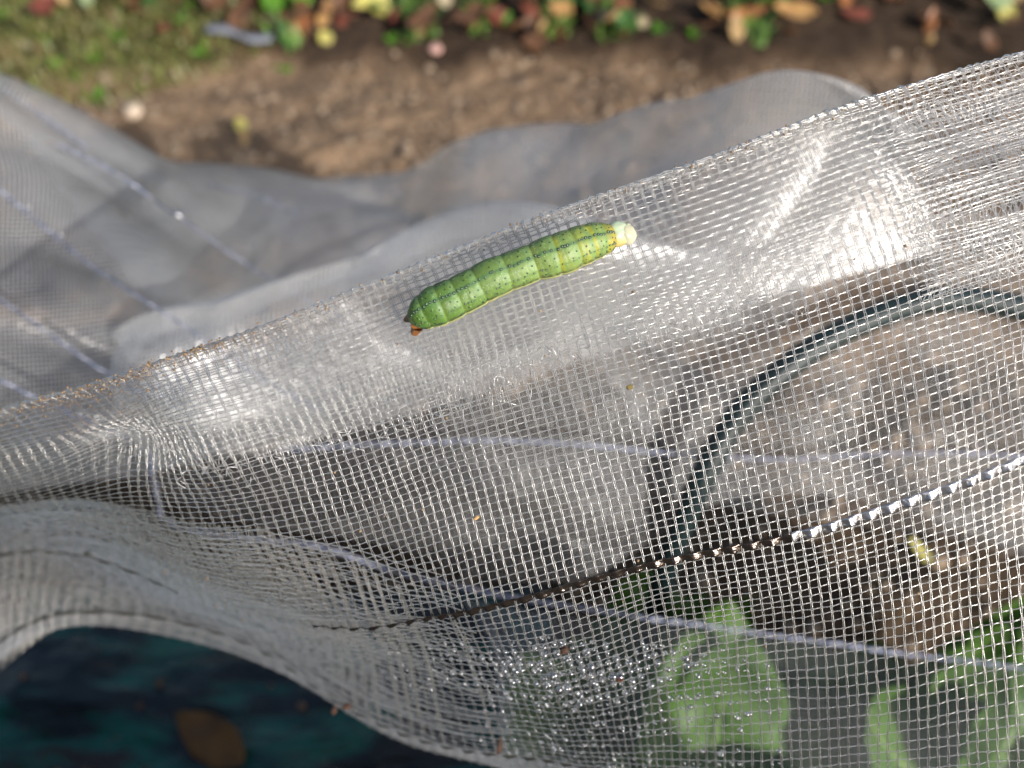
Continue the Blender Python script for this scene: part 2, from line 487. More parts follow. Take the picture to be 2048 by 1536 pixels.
# ------------------------------------------------------------------ front net: a curved sheet of real filaments
UCOL = np.array([-200, 0, 200, 500, 800, 1100, 1400, 1700, 2000, 2300.0]) / 20.2      # in warp counts
VROW = np.array([0, 7, 17, 30, 42, 54, 66, 72.0])                                     # in weft counts
GRID = np.array([
 # ridge            v7                 v17                v30                 v42 (tape)          v54                 v66 (tape 2)        v72 (hem)
 [(-200,892,.150), (-160,955,.150), (-125,1015,.158), (-110,1062,.175), (-100,1135,.190), (-95,1225,.200), (-90,1340,.200), (-92,1392,.198)],
 [(0,822,.140),    (48,893,.137),   (100,975,.143),   (135,1045,.163),  (150,1106,.185),  (142,1150,.196), (132,1224,.200), (126,1258,.200)],
 [(200,765,.132),  (248,842,.129),  (300,940,.131),   (360,1082,.143),  (420,1207,.163),  (432,1235,.180), (440,1268,.190), (436,1302,.194)],
 [(500,665,.127),  (545,755,.1245), (600,882,.1245),  (672,1065,.129),  (748,1250,.140),  (785,1345,.155), (806,1476,.168), (810,1494,.172)],
 [(800,547,.127),  (842,645,.1245), (890,790,.1235),  (950,975,.1245),  (1012,1199,.128), (1075,1372,.138),(1130,1526,.153), (1145,1572,.158)],
 [(1100,430,.127), (1145,540,.1245),(1193,690,.123),  (1248,905,.122),  (1304,1128,.123), (1340,1312,.129),(1360,1548,.143), (1366,1620,.148)],
 [(1400,326,.127), (1452,440,.1245),(1505,598,.123),  (1562,825,.122),  (1610,1066,.122), (1636,1270,.125),(1650,1550,.134), (1654,1650,.138)],
 [(1700,214,.127), (1765,320,.125), (1830,482,.1235), (1885,720,.122),  (1920,967,.121),  (1946,1212,.122),(1960,1530,.127), (1964,1660,.131)],
 [(2000,122,.128), (2080,217,.126), (2150,380,.1245), (2200,615,.123),  (2228,850,.122),  (2248,1120,.122),(2258,1480,.125), (2262,1630,.128)],
 [(2300,40,.132),  (2390,130,.130), (2465,290,.128),  (2515,525,.126),  (2540,760,.125),  (2560,1040,.124),(2570,1330,.125), (2574,1490,.127)],
], float)

def surf_px(u, v):
    """(u,v) -> (px,py,d) on the front net; broadcasting grid evaluation for 1-D u and v"""
    a_ = crom(u, UCOL, GRID)                        # (nu, rows, 3)
    b_ = crom(v, VROW, np.moveaxis(a_, 1, 0))       # (nv, nu, 3)
    return np.moveaxis(b_, 0, 1)                    # (nu, nv, 3)

# dense lookup table of the sheet in world space (front: v>=0), and of its fold-over flap (v<0)
UL = np.arange(UCOL[0], UCOL[-1] + 0.01, 0.25)
VL = np.arange(0, 72.01, 0.25)
S = surf_px(UL, VL)
W = P(S[..., 0], S[..., 1], S[..., 2])
# gentle buckles of the cloth
uu, vv = np.meshgrid(UL, VL, indexing='ij')
nrm = np.cross(np.gradient(W, axis=0), np.gradient(W, axis=1)); nrm /= np.linalg.norm(nrm, axis=-1, keepdims=True)
camdir = np.array([0, -cp, sp])
nrm *= np.sign((nrm * camdir).sum(-1))[..., None]
fade = np.clip(vv / 4, 0, 1)
buck = (0.0011 * n2(uu, vv * 0.8, 14, 21) + 0.0007 * n2(uu, vv, 6, 22)) * fade
# dimple around the left shoulder where the cloth is pushed in
buck -= 0.006 * np.exp(-((uu - 7) / 4.5) ** 2 - ((vv - 12) / 7) ** 2)
buck += 0.003 * np.exp(-((uu - 17) / 5) ** 2 - ((vv - 14) / 10) ** 2)
W = W + nrm * buck[..., None]
FLAP = 18.0
VF = np.arange(0, FLAP + 8.01, 0.25)
def flap_table():
    """the turned-over top: rolls over the ridge and hangs ~2 mm behind the front layer"""
    iv = np.clip(np.round(VF / 0.25).astype(int), 0, len(VL) - 1)
    base_ = W[:, iv]
    nn = nrm[:, iv]
    back = 0.0024 * (1 - np.exp(-VF / 1.1)) + 0.00010 * VF
    up = 0.0012 * np.exp(-((VF - 0.0) / 1.0) ** 2)
    wob = 0.0006 * n2(*np.meshgrid(UL, VF, indexing='ij'), 5, 31) * np.clip(VF / 3, 0, 1)
    # in the gathered right end the flap hangs farther back, lower threads bunch together
    gath = np.clip((UL - 84) / 14, 0, 1)[:, None]
    return base_ - nn * (back[None] * (1 + 1.2 * gath) + wob)[..., None]
WF = flap_table()
nF = nrm[:, np.clip(np.round(VF / 0.25).astype(int), 0, len(VL) - 1)]

def lookup(T, u, v, v0=0.0):
    fu = np.clip((u - UL[0]) / 0.25, 0, T.shape[0] - 1.001); fv = np.clip((v - v0) / 0.25, 0, T.shape[1] - 1.001)
    i = fu.astype(int); j = fv.astype(int); a_ = (fu - i)[..., None]; b_ = (fv - j)[..., None]
    return (T[i, j] * (1 - a_) + T[i + 1, j] * a_) * (1 - b_) + (T[i, j + 1] * (1 - a_) + T[i + 1, j + 1] * a_) * b_

KU, KV = 1.06, 1.22      # warps and wefts per unit of the sheet's u and v
def slits(v, u):         # in the gathered right end the wefts have slipped apart and left open slits
    g_ = np.clip((u - 84) / 8, 0, 1) * 0.95
    for c_ in (4.3, 10.6, 16.5):
        c2 = c_ + 0.02 * (u - 95)
        v = v + g_ * np.sign(v - c2) * np.exp(-np.abs(v - c2) / 1.7)
    return v
def warp_u(i, v):        # where warp number i runs at weft count v
    return i / KU + 0.10 * n2(i * 1.0, v * 1.0, 5.0, 41) + 0.08 * n2(i * 3.1, v * 1.0, 1.6, 42)
def weft_v(j, u):        # where weft number j runs at warp count u (irregular beat-up, little gaps)
    v = j / KV + 0.24 * n2(u * 1.0, j * 7.7, 9.0, 43) + 0.10 * n2(u * 1.0, j * 3.3, 2.2, 44)
    return slits(v, u)

def stain(pos, u, v):
    """soil rubbed into the top of the fold, mostly at its left end"""
    t = np.clip(1.1 - v / (5.5 + 4 * np.clip(1 - u / 22, 0, 1)), 0, 1) * np.clip(1.15 - u / 34, 0.12, 1)
    t = t * np.clip(0.55 + 0.9 * n2(u, v, 1.3, 51) + 0.4 * n2(u, v, 4, 52), 0, 1)
    t = np.clip(t, 0, 0.85)[..., None]
    clean = np.array([0.88, 0.87, 0.85]); soil_ = np.array([0.42, 0.27, 0.13])
    return clean * (1 - t) + soil_ * t

NW0, NW1 = int(UCOL[0]) + 1, int(UCOL[-1]) - 1
def make_layer(T, N, vmax, flap, wefts):
    i = np.arange(int(NW0 * KU) + 1, int(NW1 * KU))
    vv_ = np.arange(0, vmax + 0.01, 0.5 / KV)
    half_ = np.arange(len(vv_))
    II, VV = np.meshgrid(i, vv_, indexing='ij')
    HH = np.broadcast_to(half_, II.shape)
    wp, cols = [], []
    shift = 0.23 if flap else 0.0
    for s in (-1, 1):
        U_ = warp_u(II + shift, VV + (50 if flap else 0)) + s * (0.078 + 0.02 * n2(II * 1.0, VV, 3, 61))
        U_ = np.clip(U_, UL[0], UL[-1])
        pos = lookup(T, U_, VV)
        nn = lookup(N, U_, VV)
        wave = np.where(HH % 2 == 0, np.where((HH // 2 + II + (s > 0)) % 2 == 0, 1, -1), 0)
        pos = pos + nn * (wave * 0.00009)[..., None]
        wp.append(pos); cols.append(stain(pos, U_, VV))
    if flap:    # frayed free ends: each warp pair overshoots the last weft by its own length, with a curl
        for a_ in range(2):
            L = vmax - rng.uniform(0.0, 3.2, len(i))
            for k_ in range(len(i)):
                m_ = vv_ > L[k_]
                if m_.any():
                    first = np.argmax(m_)
                    tail = wp[a_][k_, first:]
                    base_ = wp[a_][k_, first - 1]
                    curl = np.linspace(0, 1, len(tail) + 1)[1:, None]
                    dirv = np.array([rng.normal(0.0, 0.0011), rng.normal(0, 0.0008), rng.normal(0.0, 0.0009)])
                    wp[a_][k_, first:] = base_ + (tail - base_) * np.minimum(curl * 0.5, 0.3) + dirv * np.sin(curl * 2.2)
    wp = np.concatenate(wp); cols_w = np.concatenate(cols)
    wv, wq = tubes(wp, 0.000057, 5)
    wc = np.repeat(cols_w.reshape(-1, 3), 5, 0)
    # wefts: two filaments that twist round each other between the warps
    j = np.array(wefts)
    hw_ = np.arange(int(NW0 * KU * 2) + 1, int(NW1 * KU * 2))
    JJ, HU = np.meshgrid(j, hw_, indexing='ij')
    UU = HU / (2 * KU)
    fp_, fc = [], []
    for s in (-1, 1):
        V_ = weft_v(JJ, UU) + s * (0.085 * np.where(HU % 2 == 0, 1, -1) + 0.04) / KV
        V_ = np.clip(V_, 0.0, vmax)
        pos = lookup(T, UU, V_); nn = lookup(N, UU, V_)
        wave = np.where(HU % 2 == 0, np.where((HU // 2 + JJ) % 2 == 0, -1, 1), 0)
        pos = pos + nn * (wave * 0.00010)[..., None]
        fp_.append(pos); fc.append(stain(pos, UU, V_))
    fp_ = np.concatenate(fp_); fcol = np.concatenate(fc)
    fv, fq = tubes(fp_, 0.000045, 5)
    return (wv, wq, wc), (fv, fq, np.repeat(fcol.reshape(-1, 3), 5, 0))

net_loc = tuple(float(c) for c in P(1100, 1530, .143))
net = empty("insect_netting", net_loc)
tag(net, "sheet of clear fine insect mesh with frayed turned-over top carrying the green caterpillar", "netting")
TAPE_J = 42
(wv, wq, wc), (fv, fq, fc) = make_layer(W, nrm, 72.0, False, [k_ for k_ in range(0, int(72 * KV)) if k_ not in (round(42 * KV), round(66 * KV))])
adopt(tag(mesh_np("warp_threads", wv, wq, M_THREAD, colr=wc), kind="stuff"), net)
adopt(tag(mesh_np("weft_threads", fv, fq, M_THREAD, colr=fc), kind="stuff"), net)
(wv, wq, wc), (fv, fq, fc) = make_layer(WF, nF, FLAP + 3, True, range(1, int(FLAP * KV)))
adopt(tag(mesh_np("frayed_flap_warp_threads", wv, wq, M_THREAD, colr=wc), "turned-over flap of the net, its cut ends frayed and curling", kind="stuff"), net)
adopt(tag(mesh_np("flap_weft_threads", fv, fq, M_THREAD, colr=fc), kind="stuff"), net)

# loops of filament standing along the very top of the fold
i = np.arange(int(NW0 * KU) + 1, int(NW1 * KU))
lp = []
for s in (-1, 1):
    th = np.linspace(-0.4, math.pi + 0.4, 9)
    u_ = warp_u(i, 0 * i) + s * 0.085
    b0 = lookup(W, u_, 0 * u_); n0 = lookup(nrm, u_, 0 * u_)
    dn = lookup(W, u_, 0 * u_ + 1.0) - b0; dn /= np.linalg.norm(dn, axis=-1, keepdims=True)
    ctr = b0 - n0 * 0.0011
    r_ = 0.00118 * (1 + 0.12 * rng.standard_normal(len(i)))
    lp.append(ctr[:, None] + (n0[:, None] * np.cos(th)[None, :, None] - dn[:, None] * 0.75 * np.sin(th)[None, :, None]) * r_[:, None, None])
lp = np.concatenate(lp)
v_, q_ = tubes(lp, 0.000105, 5, nrm=np.broadcast_to(np.array([1.0, 0.1, 0.2]), lp.shape))
uu_ = np.repeat(np.concatenate([i, i]) / KU, 9)
cc = np.repeat(stain(None, uu_, np.zeros_like(uu_)), 5, 0)
adopt(tag(mesh_np("fold_loop_threads", v_, q_, M_THREAD, colr=cc), kind="stuff"), net)
# wefts running along the roll of the fold
us = np.arange(NW0, NW1 + 0.01, 0.5)
rp = []
for th in np.linspace(0.2, math.pi - 0.2, 6):
    b0 = lookup(W, us, 0 * us); n0 = lookup(nrm, us, 0 * us)
    dn = lookup(W, us, 0 * us + 1.0) - b0; dn /= np.linalg.norm(dn, axis=-1, keepdims=True)
    rr = 0.00112 + 0.00010 * n2(us, us * 0 + th * 7, 1.2, 71) + 0.00012 * np.cos(math.pi * 2 * us * KU)
    rp.append(b0 - n0 * 0.0011 + (n0 * math.cos(th) - dn * 0.75 * math.sin(th)) * rr[:, None])
rp = np.array(rp)
v_, q_ = tubes(rp, 0.00008, 5)
cc = np.repeat(stain(None, np.tile(us, 6), np.zeros(len(us) * 6)), 5, 0)
adopt(tag(mesh_np("fold_weft_threads", v_, q_, M_THREAD, colr=cc), kind="stuff"), net)

# woven-in tapes
def tape(T, N, j, u0, u1, width, amp, mat, name, label=None, parent=net, sub=6, twist=0.0, lift=0.0):
    us_ = np.arange(u0, u1, 1.0 / sub)
    c_ = lookup(T, us_, np.full_like(us_, j)); nn = lookup(N, us_, np.full_like(us_, j))
    dn = lookup(T, us_, np.full_like(us_, j + 1.0)) - c_; dn /= np.linalg.norm(dn, axis=-1, keepdims=True)
    ph = us_ * KU + 0.10 * n2(us_, us_ * 0, 2.3, 81)
    tri = 2 * np.abs((ph % 2) - 1) - 1
    wob = tri * amp * (1 + 0.3 * n2(us_, us_ * 0 + 3, 3, 82))
    c_ = c_ + nn * (wob + lift)[:, None]
    tw = twist * np.clip(1 - us_ / 80, 0, 1) + 0.25 * np.sin(math.pi * ph + 1.0) + 0.3 * n2(us_, us_ * 0 + 9, 4.0, 83)
    side = dn * np.cos(tw)[:, None] + nn * np.sin(tw)[:, None]
    nn2 = np.cross(np.gradient(c_, axis=0), side); nn2 /= np.linalg.norm(nn2, axis=-1, keepdims=True)
    prof = np.array([-1, -0.5, 0, 0.5, 1])
    top = c_[:, None] + side[:, None] * (prof[None, :, None] * width / 2) + nn2[:, None] * ((1 - prof**2)[None, :, None] * 0.00006)
    bot = top - nn2[:, None] * 0.00005
    ring = np.concatenate([top, bot[:, ::-1]], 1)
    o_ = mesh_np(name, ring.reshape(-1, 3), grid_quads(len(us_), ring.shape[1], True), mat)
    if label: o_["label"] = label
    return adopt(o_, parent) if parent else o_
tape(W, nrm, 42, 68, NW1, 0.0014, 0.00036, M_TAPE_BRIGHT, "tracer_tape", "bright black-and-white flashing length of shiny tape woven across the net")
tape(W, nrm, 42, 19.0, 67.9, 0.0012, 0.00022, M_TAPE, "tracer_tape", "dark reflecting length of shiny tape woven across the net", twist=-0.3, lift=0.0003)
tape(W, nrm, 42, NW0, 7.6, 0.00085, 0.00022, M_TAPE_DARK, "tracer_tape", "dull black end of woven tape")
tape(W, nrm, 66, NW0, 48, 0.00085, 0.00022, M_TAPE_DARK, "hem_tape", "dull black tape along the lower hem of the net")

# the lower left of the sheet hangs doubled: two more close layers of filaments
def doubled():
    ws = []
    for layer, off in enumerate((0.0022, 0.0046)):
        us_ = np.arange(NW0, 36, 0.5)
        js = np.arange(30.4 + 0.3 * layer, 71.5, 0.9)
        JJ, UU = np.meshgrid(js, us_, indexing='ij')
        V_ = np.clip(JJ + 0.3 * n2(UU, JJ * 5, 4, 140 + layer) + np.clip(UU - 16, 0, 40) * 0.55 * np.clip((66 - JJ) / 20, 0, 1), 0, 71.8)
        wob = (off + 0.0008 * n2(UU, V_, 6, 143))[..., None]
        full = lookup(W, UU, V_) - lookup(nrm, UU, V_) * wob
        for row in full:
            e_ = int(len(us_) * rng.uniform(0.62, 1.0)); ws.append(tubes(row[None, :e_], 0.000085, 4))
        iw = np.arange(NW0 + 0.45, 36, 0.95); iw = iw[rng.random(len(iw)) > np.clip((iw - 18) / 18, 0, 1)]
        f_ = np.linspace(0, 1, 80)
        II, FF = np.meshgrid(iw, f_, indexing='ij')
        v0 = 30 + np.clip(II - 16, 0, 40) * 0.9
        VV = np.clip(v0 + (71.8 - v0) * FF, 0, 71.8)
        for s_ in (-0.08, 0.08):
            Uc = np.clip(II + s_ + 0.2 * n2(II * 2.0, VV, 3, 145), UL[0], UL[-1])
            ws.append(tubes(lookup(W, Uc, VV) - lookup(nrm, Uc, VV) * (off + 0.0008 * n2(II, VV, 6, 143))[..., None], 0.0001, 4))
    return cat(ws)
v_, q_ = doubled()
adopt(tag(mesh_np("doubled_hem_threads", v_, q_, M_THREAD, colr=np.tile(np.array([0.84, 0.80, 0.74]), (len(v_), 1))), kind="stuff"), net)

# hem: doubled rows of thread at the lower border
us = np.arange(NW0, 62.01, 0.5)
hp = []
for j in np.arange(66.5, 72.0, 0.5):
    vv2 = np.full_like(us, j) + 0.2 * n2(us, us * 0 + j * 5, 3, 91)
    hp.append(lookup(W, us, np.clip(vv2, 0, 72)) - lookup(nrm, us, np.clip(vv2, 0, 72)) * 0.0006)
hp = np.array(hp); v_, q_ = tubes(hp, 0.00011, 5)
adopt(tag(mesh_np("hem_threads", v_, q_, M_THREAD, colr=np.full((len(v_), 3), 0.8)), kind="stuff"), net)

# stray fuzz on the frayed line
fz = []
for k_ in range(150):
    u = rng.uniform(10, 76); v = FLAP + rng.normal(-0.5, 1.2)
    c_ = lookup(W, np.array([u]), np.array([v]))[0] + lookup(nrm, np.array([u]), np.array([v]))[0] * rng.uniform(0.0001, 0.0007)
    d_ = np.array([rng.normal(0, 1), rng.normal(0, 0.6), rng.normal(-0.4, 1)]); d_ /= np.linalg.norm(d_)
    e_ = np.array([rng.normal(0, 1), rng.normal(0, 0.5), rng.normal(0, 1)]); e_ /= np.linalg.norm(e_)
    t_ = np.linspace(0, 1, 8)[:, None]; L = rng.uniform(0.0007, 0.0026)
    fz.append(c_ + d_ * t_ * L + e_ * np.sin(t_ * rng.uniform(1.5, 4)) * L * 0.45)
v_, q_ = tubes(np.array(fz), 0.00007, 5)
adopt(tag(mesh_np("stray_filaments", v_, q_, M_THREAD, colr=np.full((len(v_), 3), 0.86)), kind="stuff"), net)

# gathered fold of the same net at the right end: several close layers
def gathered():
    ws, qs, cs = [], [], []
    us_ = np.arange(86, 112, 0.5)
    for layer, off in enumerate((0.0052, 0.0085)):
        js = np.arange(1.0 + 0.3 * layer, 24, 0.72)
        JJ, UU = np.meshgrid(js, us_, indexing='ij')
        band = 1.1 * np.sin(JJ * 1.05 + 0.12 * UU + layer)
        V_ = slits(JJ + 0.25 * band + 0.2 * n2(UU, JJ * 5, 4, 100 + layer), UU)
        Uc = np.clip(UU, UL[0], UL[-1]); Vc = np.clip(V_, 0.2, 60)
        pos = lookup(W, Uc, Vc) - lookup(nrm, Uc, Vc) * (off + 0.0012 * n2(UU, V_, 6, 103)[..., None])
        a_ = tubes(pos, 0.00009, 5); ws.append(a_)
        iw = np.arange(86.5, 111, 0.62)
        vs_ = np.arange(0.2, 24, 0.5)
        II, VV = np.meshgrid(iw, vs_, indexing='ij')
        sway = 0.55 * np.sin(VV * 1.4 + layer * 2 + 0.3 * II) + 0.25 * n2(II * 2.0, VV, 2, 105)
        Uc = np.clip(II + sway, UL[0], UL[-1])
        pos = lookup(W, Uc, VV) - lookup(nrm, Uc, VV) * (off + 0.0012 * n2(II, VV, 6, 103)[..., None])
        ws.append(tubes(pos, 0.000075, 5))
    return cat(ws)
v_, q_ = gathered()
adopt(tag(mesh_np("gathered_fold_threads", v_, q_, M_THREAD, colr=np.full((len(v_), 3), 0.86)), "bunched white layers of the net gathered at its raised end", kind="stuff"), net)

# ------------------------------------------------------------------ netting behind
rear = empty("rear_netting", tuple(float(c) for c in (0, 0.42, 0.0)))
tag(rear, "blurred grey net draped over the low tunnel behind the frayed sheet", "netting")
def panel(name, cols_, nu=90, nv=60, wr=0.006, seed=0, label=None, cells=1.5e-3, mat=None):
    """cols_: list of columns, each a list of (px,py,d) or world tuples ('w',x,y,z)"""
    A = []
    for c_ in cols_:
        A.append([np.array(p_[1:], float) if p_[0] == 'w' else P(*p_) for p_ in c_])
    A = np.array(A)
    a_ = crom(np.linspace(0, len(A) - 1, nu), np.arange(len(A)), A)
    b_ = np.moveaxis(crom(np.linspace(0, A.shape[1] - 1, nv), np.arange(A.shape[1]), np.moveaxis(a_, 1, 0)), 0, 1)
    nn = np.cross(np.gradient(b_, axis=0), np.gradient(b_, axis=1)); nn /= np.linalg.norm(nn, axis=-1, keepdims=True) + 1e-9
    nz_ = vnoise(b_ / 0.07 + seed * 5.1, seed) * wr + (1 - np.abs(vnoise(b_ * np.array([14, 26, 14]) + seed, seed + 3))) ** 3 * wr * 0.7
    b_ = b_ + nn * nz_[..., None]
    su = np.concatenate([[0], np.cumsum(np.linalg.norm(np.diff(b_[:, nv // 2], axis=0), axis=-1))])
    sv = np.concatenate([[0], np.cumsum(np.linalg.norm(np.diff(b_[nu // 2], axis=0), axis=-1))])
    uv = np.stack(np.meshgrid(su / cells, sv / cells, indexing='ij'), -1).reshape(-1, 2)
    o_ = mesh_np(name, b_.reshape(-1, 3), grid_quads(nu, nv), mat or M_SHEET, uv=uv)
    if label: o_["label"] = label
    adopt(o_, rear)
    return b_

def sil(x, y, d, rows, back=0.10):
    top = P(x, y, d)
    g0 = ('w', top[0], top[1] + back, 0.004)
    g1 = ('w', top[0], top[1] + back * 0.55, top[2] * 0.62)
    return [g0, g1, (x, y, d)] + rows
A_cols = [
 sil(-250, 40, .30, [(-250, 330, .265), (-250, 640, .24), (-240, 960, .25), (-230, 1050, .27)]),
 sil(0, 140, .32,   [(0, 360, .28), (0, 620, .25), (0, 900, .25), (0, 1000, .27)]),
 sil(200, 232, .36, [(200, 400, .31), (200, 620, .27), (210, 860, .255), (215, 960, .27)]),
 sil(400, 315, .40, [(400, 450, .35), (400, 620, .305), (405, 820, .28), (410, 915, .29)]),
 sil(600, 357, .45, [(600, 470, .39), (600, 610, .34), (605, 780, .31), (610, 880, .31)], 0.06),
 sil(790, 352, .45, [(790, 450, .39), (790, 580, .34), (800, 720, .31), (810, 830, .31)], 0.06),
 sil(900, 303, .38, [(905, 420, .35), (910, 550, .32), (920, 690, .30), (930, 795, .30)]),
 sil(1150, 232, .33,[(1155, 360, .31), (1160, 500, .295), (1170, 620, .285), (1180, 715, .285)]),
 sil(1400, 172, .28,[(1405, 290, .275), (1415, 420, .27), (1425, 530, .268), (1440, 630, .27)]),
 sil(1550, 146, .26,[(1565, 260, .262), (1585, 380, .264), (1605, 480, .266), (1625, 570, .268)], 0.08),
 sil(1690, 190, .255,[(1720, 280, .26), (1750, 370, .264), (1780, 450, .268), (1800, 520, .27)], 0.07),
 sil(1800, 300, .26,[(1820, 350, .265), (1840, 400, .268), (1860, 450, .27), (1880, 500, .272)], 0.05),
]
panel("draped_net_panel", A_cols, 150, 90, 0.007, 1)
B_cols = [
 [(250, 690, .270), (208, 622, .256), (205, 700, .247), (235, 820, .25), (300, 925, .262), (300, 950, .29)],
 [(285, 640, .266), (275, 580, .253), (290, 690, .246), (320, 810, .252), (350, 915, .264), (350, 940, .29)],
 [(400, 590, .27), (400, 538, .256), (410, 650, .25), (430, 790, .257), (450, 905, .268), (450, 920, .30)],
 [(600, 545, .275), (600, 492, .262), (605, 600, .255), (612, 750, .262), (620, 872, .275), (620, 890, .31)],
 [(800, 490, .275), (800, 444, .262), (805, 550, .257), (815, 690, .264), (825, 820, .276), (825, 840, .31)],
 [(960, 465, .27), (960, 414, .256), (965, 520, .255), (975, 650, .262), (990, 775, .274), (990, 795, .31)],
 [(1080, 480, .262), (1080, 428, .25), (1090, 520, .25), (1105, 630, .258), (1125, 730, .27), (1125, 750, .30)],
 [(1260, 530, .26), (1260, 482, .25), (1265, 540, .25), (1275, 610, .256), (1290, 690, .268), (1290, 710, .30)],
 [(1450, 540, .26), (1450, 500, .25), (1455, 540, .25), (1462, 580, .256), (1475, 620, .266), (1475, 640, .30)],
]
panel("folded_net_panel", B_cols, 130, 70, 0.009, 2)
D_cols = [
 [(760, 878, .33), (780, 884, .327), (800, 890, .324)],
 [(940, 880, .322), (950, 915, .312), (960, 955, .302)],
 [(1150, 892, .32), (1160, 930, .305), (1160, 972, .29)],
 [(1300, 905, .32), (1310, 940, .305), (1320, 978, .29)],
 [(1480, 916, .315), (1490, 960, .30), (1500, 1010, .288)],
 [(1650, 918, .312), (1660, 970, .30), (1670, 1032, .288)],
 [(1850, 912, .31), (1860, 980, .30), (1870, 1060, .29)],
 [(2050, 915, .31), (2060, 1010, .30), (2070, 1120, .29)],
 [(2300, 935, .31), (2300, 1050, .30), (2300, 1180, .29)],
]
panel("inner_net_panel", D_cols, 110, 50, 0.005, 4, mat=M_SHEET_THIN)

E_cols = [
 [(180, 930, .262), (182, 936, .263), (185, 942, .264)],
 [(450, 880, .255), (455, 960, .258), (460, 1050, .262)],
 [(760, 800, .248), (770, 950, .252), (780, 1110, .258)],
 [(960, 730, .250), (970, 930, .254), (985, 1165, .260)],
 [(1200, 640, .258), (1205, 880, .264), (1215, 1150, .270)],
 [(1450, 560, .268), (1450, 750, .270), (1460, 1000, .276)],
 [(1700, 480, .270), (1705, 730, .272), (1710, 1000, .278)],
 [(1950, 430, .273), (1955, 740, .275), (1960, 1075, .281)],
 [(2300, 400, .284), (2300, 780, .290), (2300, 1180, .296)],
]
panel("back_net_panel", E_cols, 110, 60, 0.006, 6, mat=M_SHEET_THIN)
V_cols = [[(x_, y0_, .256), (x_ + 5, y0_ * 0.6 + 640, .232), (x_ + 5, 1760, .205)] for x_, y0_ in ((780, 1150), (1000, 1192), (1230, 1228), (1450, 1260), (1750, 1302), (2048, 1338), (2350, 1387))]
M_VEIL = net_sheet_material("sparse_net_sheet", 0.07, 0.06, 0.08, 0.62)
V_cols = [[(930, 1182, .254), (985, 1300, .240), (1080, 1570, .215)]] + V_cols[1:]
panel("inner_hanging_net_panel", V_cols, 90, 50, 0.004, 7, mat=M_VEIL)

def free_tape(name, pts, width, mat, parent, amp=0.0005, step=0.0009, label=None):
    A = np.array([P(*p_) for p_ in pts]); n_ = 40
    c_ = crom(np.linspace(0, len(A) - 1, n_ * len(A)), np.arange(len(A)), A)
    L = np.concatenate([[0], np.cumsum(np.linalg.norm(np.diff(c_, axis=0), axis=-1))])
    s_ = np.arange(0, L[-1], step / 2)
    c_ = np.stack([np.interp(s_, L, c_[:, k_]) for k_ in range(3)], -1)
    t_ = np.gradient(c_, axis=0); t_ /= np.linalg.norm(t_, axis=-1, keepdims=True)
    side = np.cross(np.broadcast_to(camdir, t_.shape), t_); side /= np.linalg.norm(side, axis=-1, keepdims=True)
    nn = np.cross(t_, side)
    ph = s_ / 0.003 * math.pi
    c_ = c_ + nn * (np.cos(ph) * amp)[:, None] + np.stack([0 * s_, 0 * s_, 0.0006 * n2(s_, 0 * s_, 0.02, 110)], -1)
    a_ = (0.5 * np.sin(ph) + 0.7 * n2(s_, 0 * s_, 0.006, 111))[:, None]
    sd = side * np.cos(a_) + nn * np.sin(a_)
    ring = np.stack([c_ - sd * width / 2, c_ + sd * width / 2, c_ + sd * width / 2 - nn * 0.00006, c_ - sd * width / 2 - nn * 0.00006], 1)
    o_ = mesh_np(name, ring.reshape(-1, 3), grid_quads(len(c_), 4, True), mat)
    if label: o_["label"] = label
    return adopt(o_, parent)
bl = "sky-tinted blue-white tracer tape woven along the rear net"
free_tape("tracer_tape", [(300, 905, .235), (312, 980, .235), (345, 1050, .238), (500, 1078, .243), (650, 1098, .246), (800, 1148, .25), (1000, 1190, .252), (1230, 1226, .253), (1450, 1258, .253), (1750, 1300, .254), (2048, 1336, .256), (2350, 1385, .26)], 0.0013, M_TAPE_BLUE, rear, label=bl)
free_tape("tracer_tape", [(560, 900, .250), (800, 886, .248), (1060, 884, .246), (1300, 903, .262), (1550, 917, .268), (1800, 908, .270), (2048, 912, .274), (2350, 930, .285)], 0.0010, M_TAPE_BLUE, rear, label=bl)
free_tape("tracer_tape", [(-60, 330, .262), (60, 430, .262), (200, 545, .258), (350, 640, .255), (520, 755, .262), (640, 820, .27)], 0.0008, M_TAPE_BLUE, rear, label=bl)
free_tape("tracer_tape", [(120, 290, .285), (230, 345, .28), (350, 430, .283), (450, 500, .29), (560, 570, .30), (700, 650, .30)], 0.0008, M_TAPE_BLUE, rear, label=bl)
free_tape("tracer_tape", [(-60, 560, .235), (60, 640, .235), (180, 725, .236), (300, 800, .24)], 0.0008, M_TAPE_BLUE, rear, label=bl)
free_tape("tracer_tape", [(-80, 720, .225), (60, 790, .228), (160, 835, .232), (260, 880, .24)], 0.0008, M_TAPE_BLUE, rear, label=bl)
free_tape("tracer_tape", [(-40, 150, .318), (60, 215, .315), (180, 300, .312)], 0.0008, M_TAPE_BLUE, rear, label=bl)
free_tape("tracer_tape", [(420, 370, .37), (520, 395, .36), (600, 432, .36)], 0.0008, M_TAPE_BLUE, rear, label=bl)

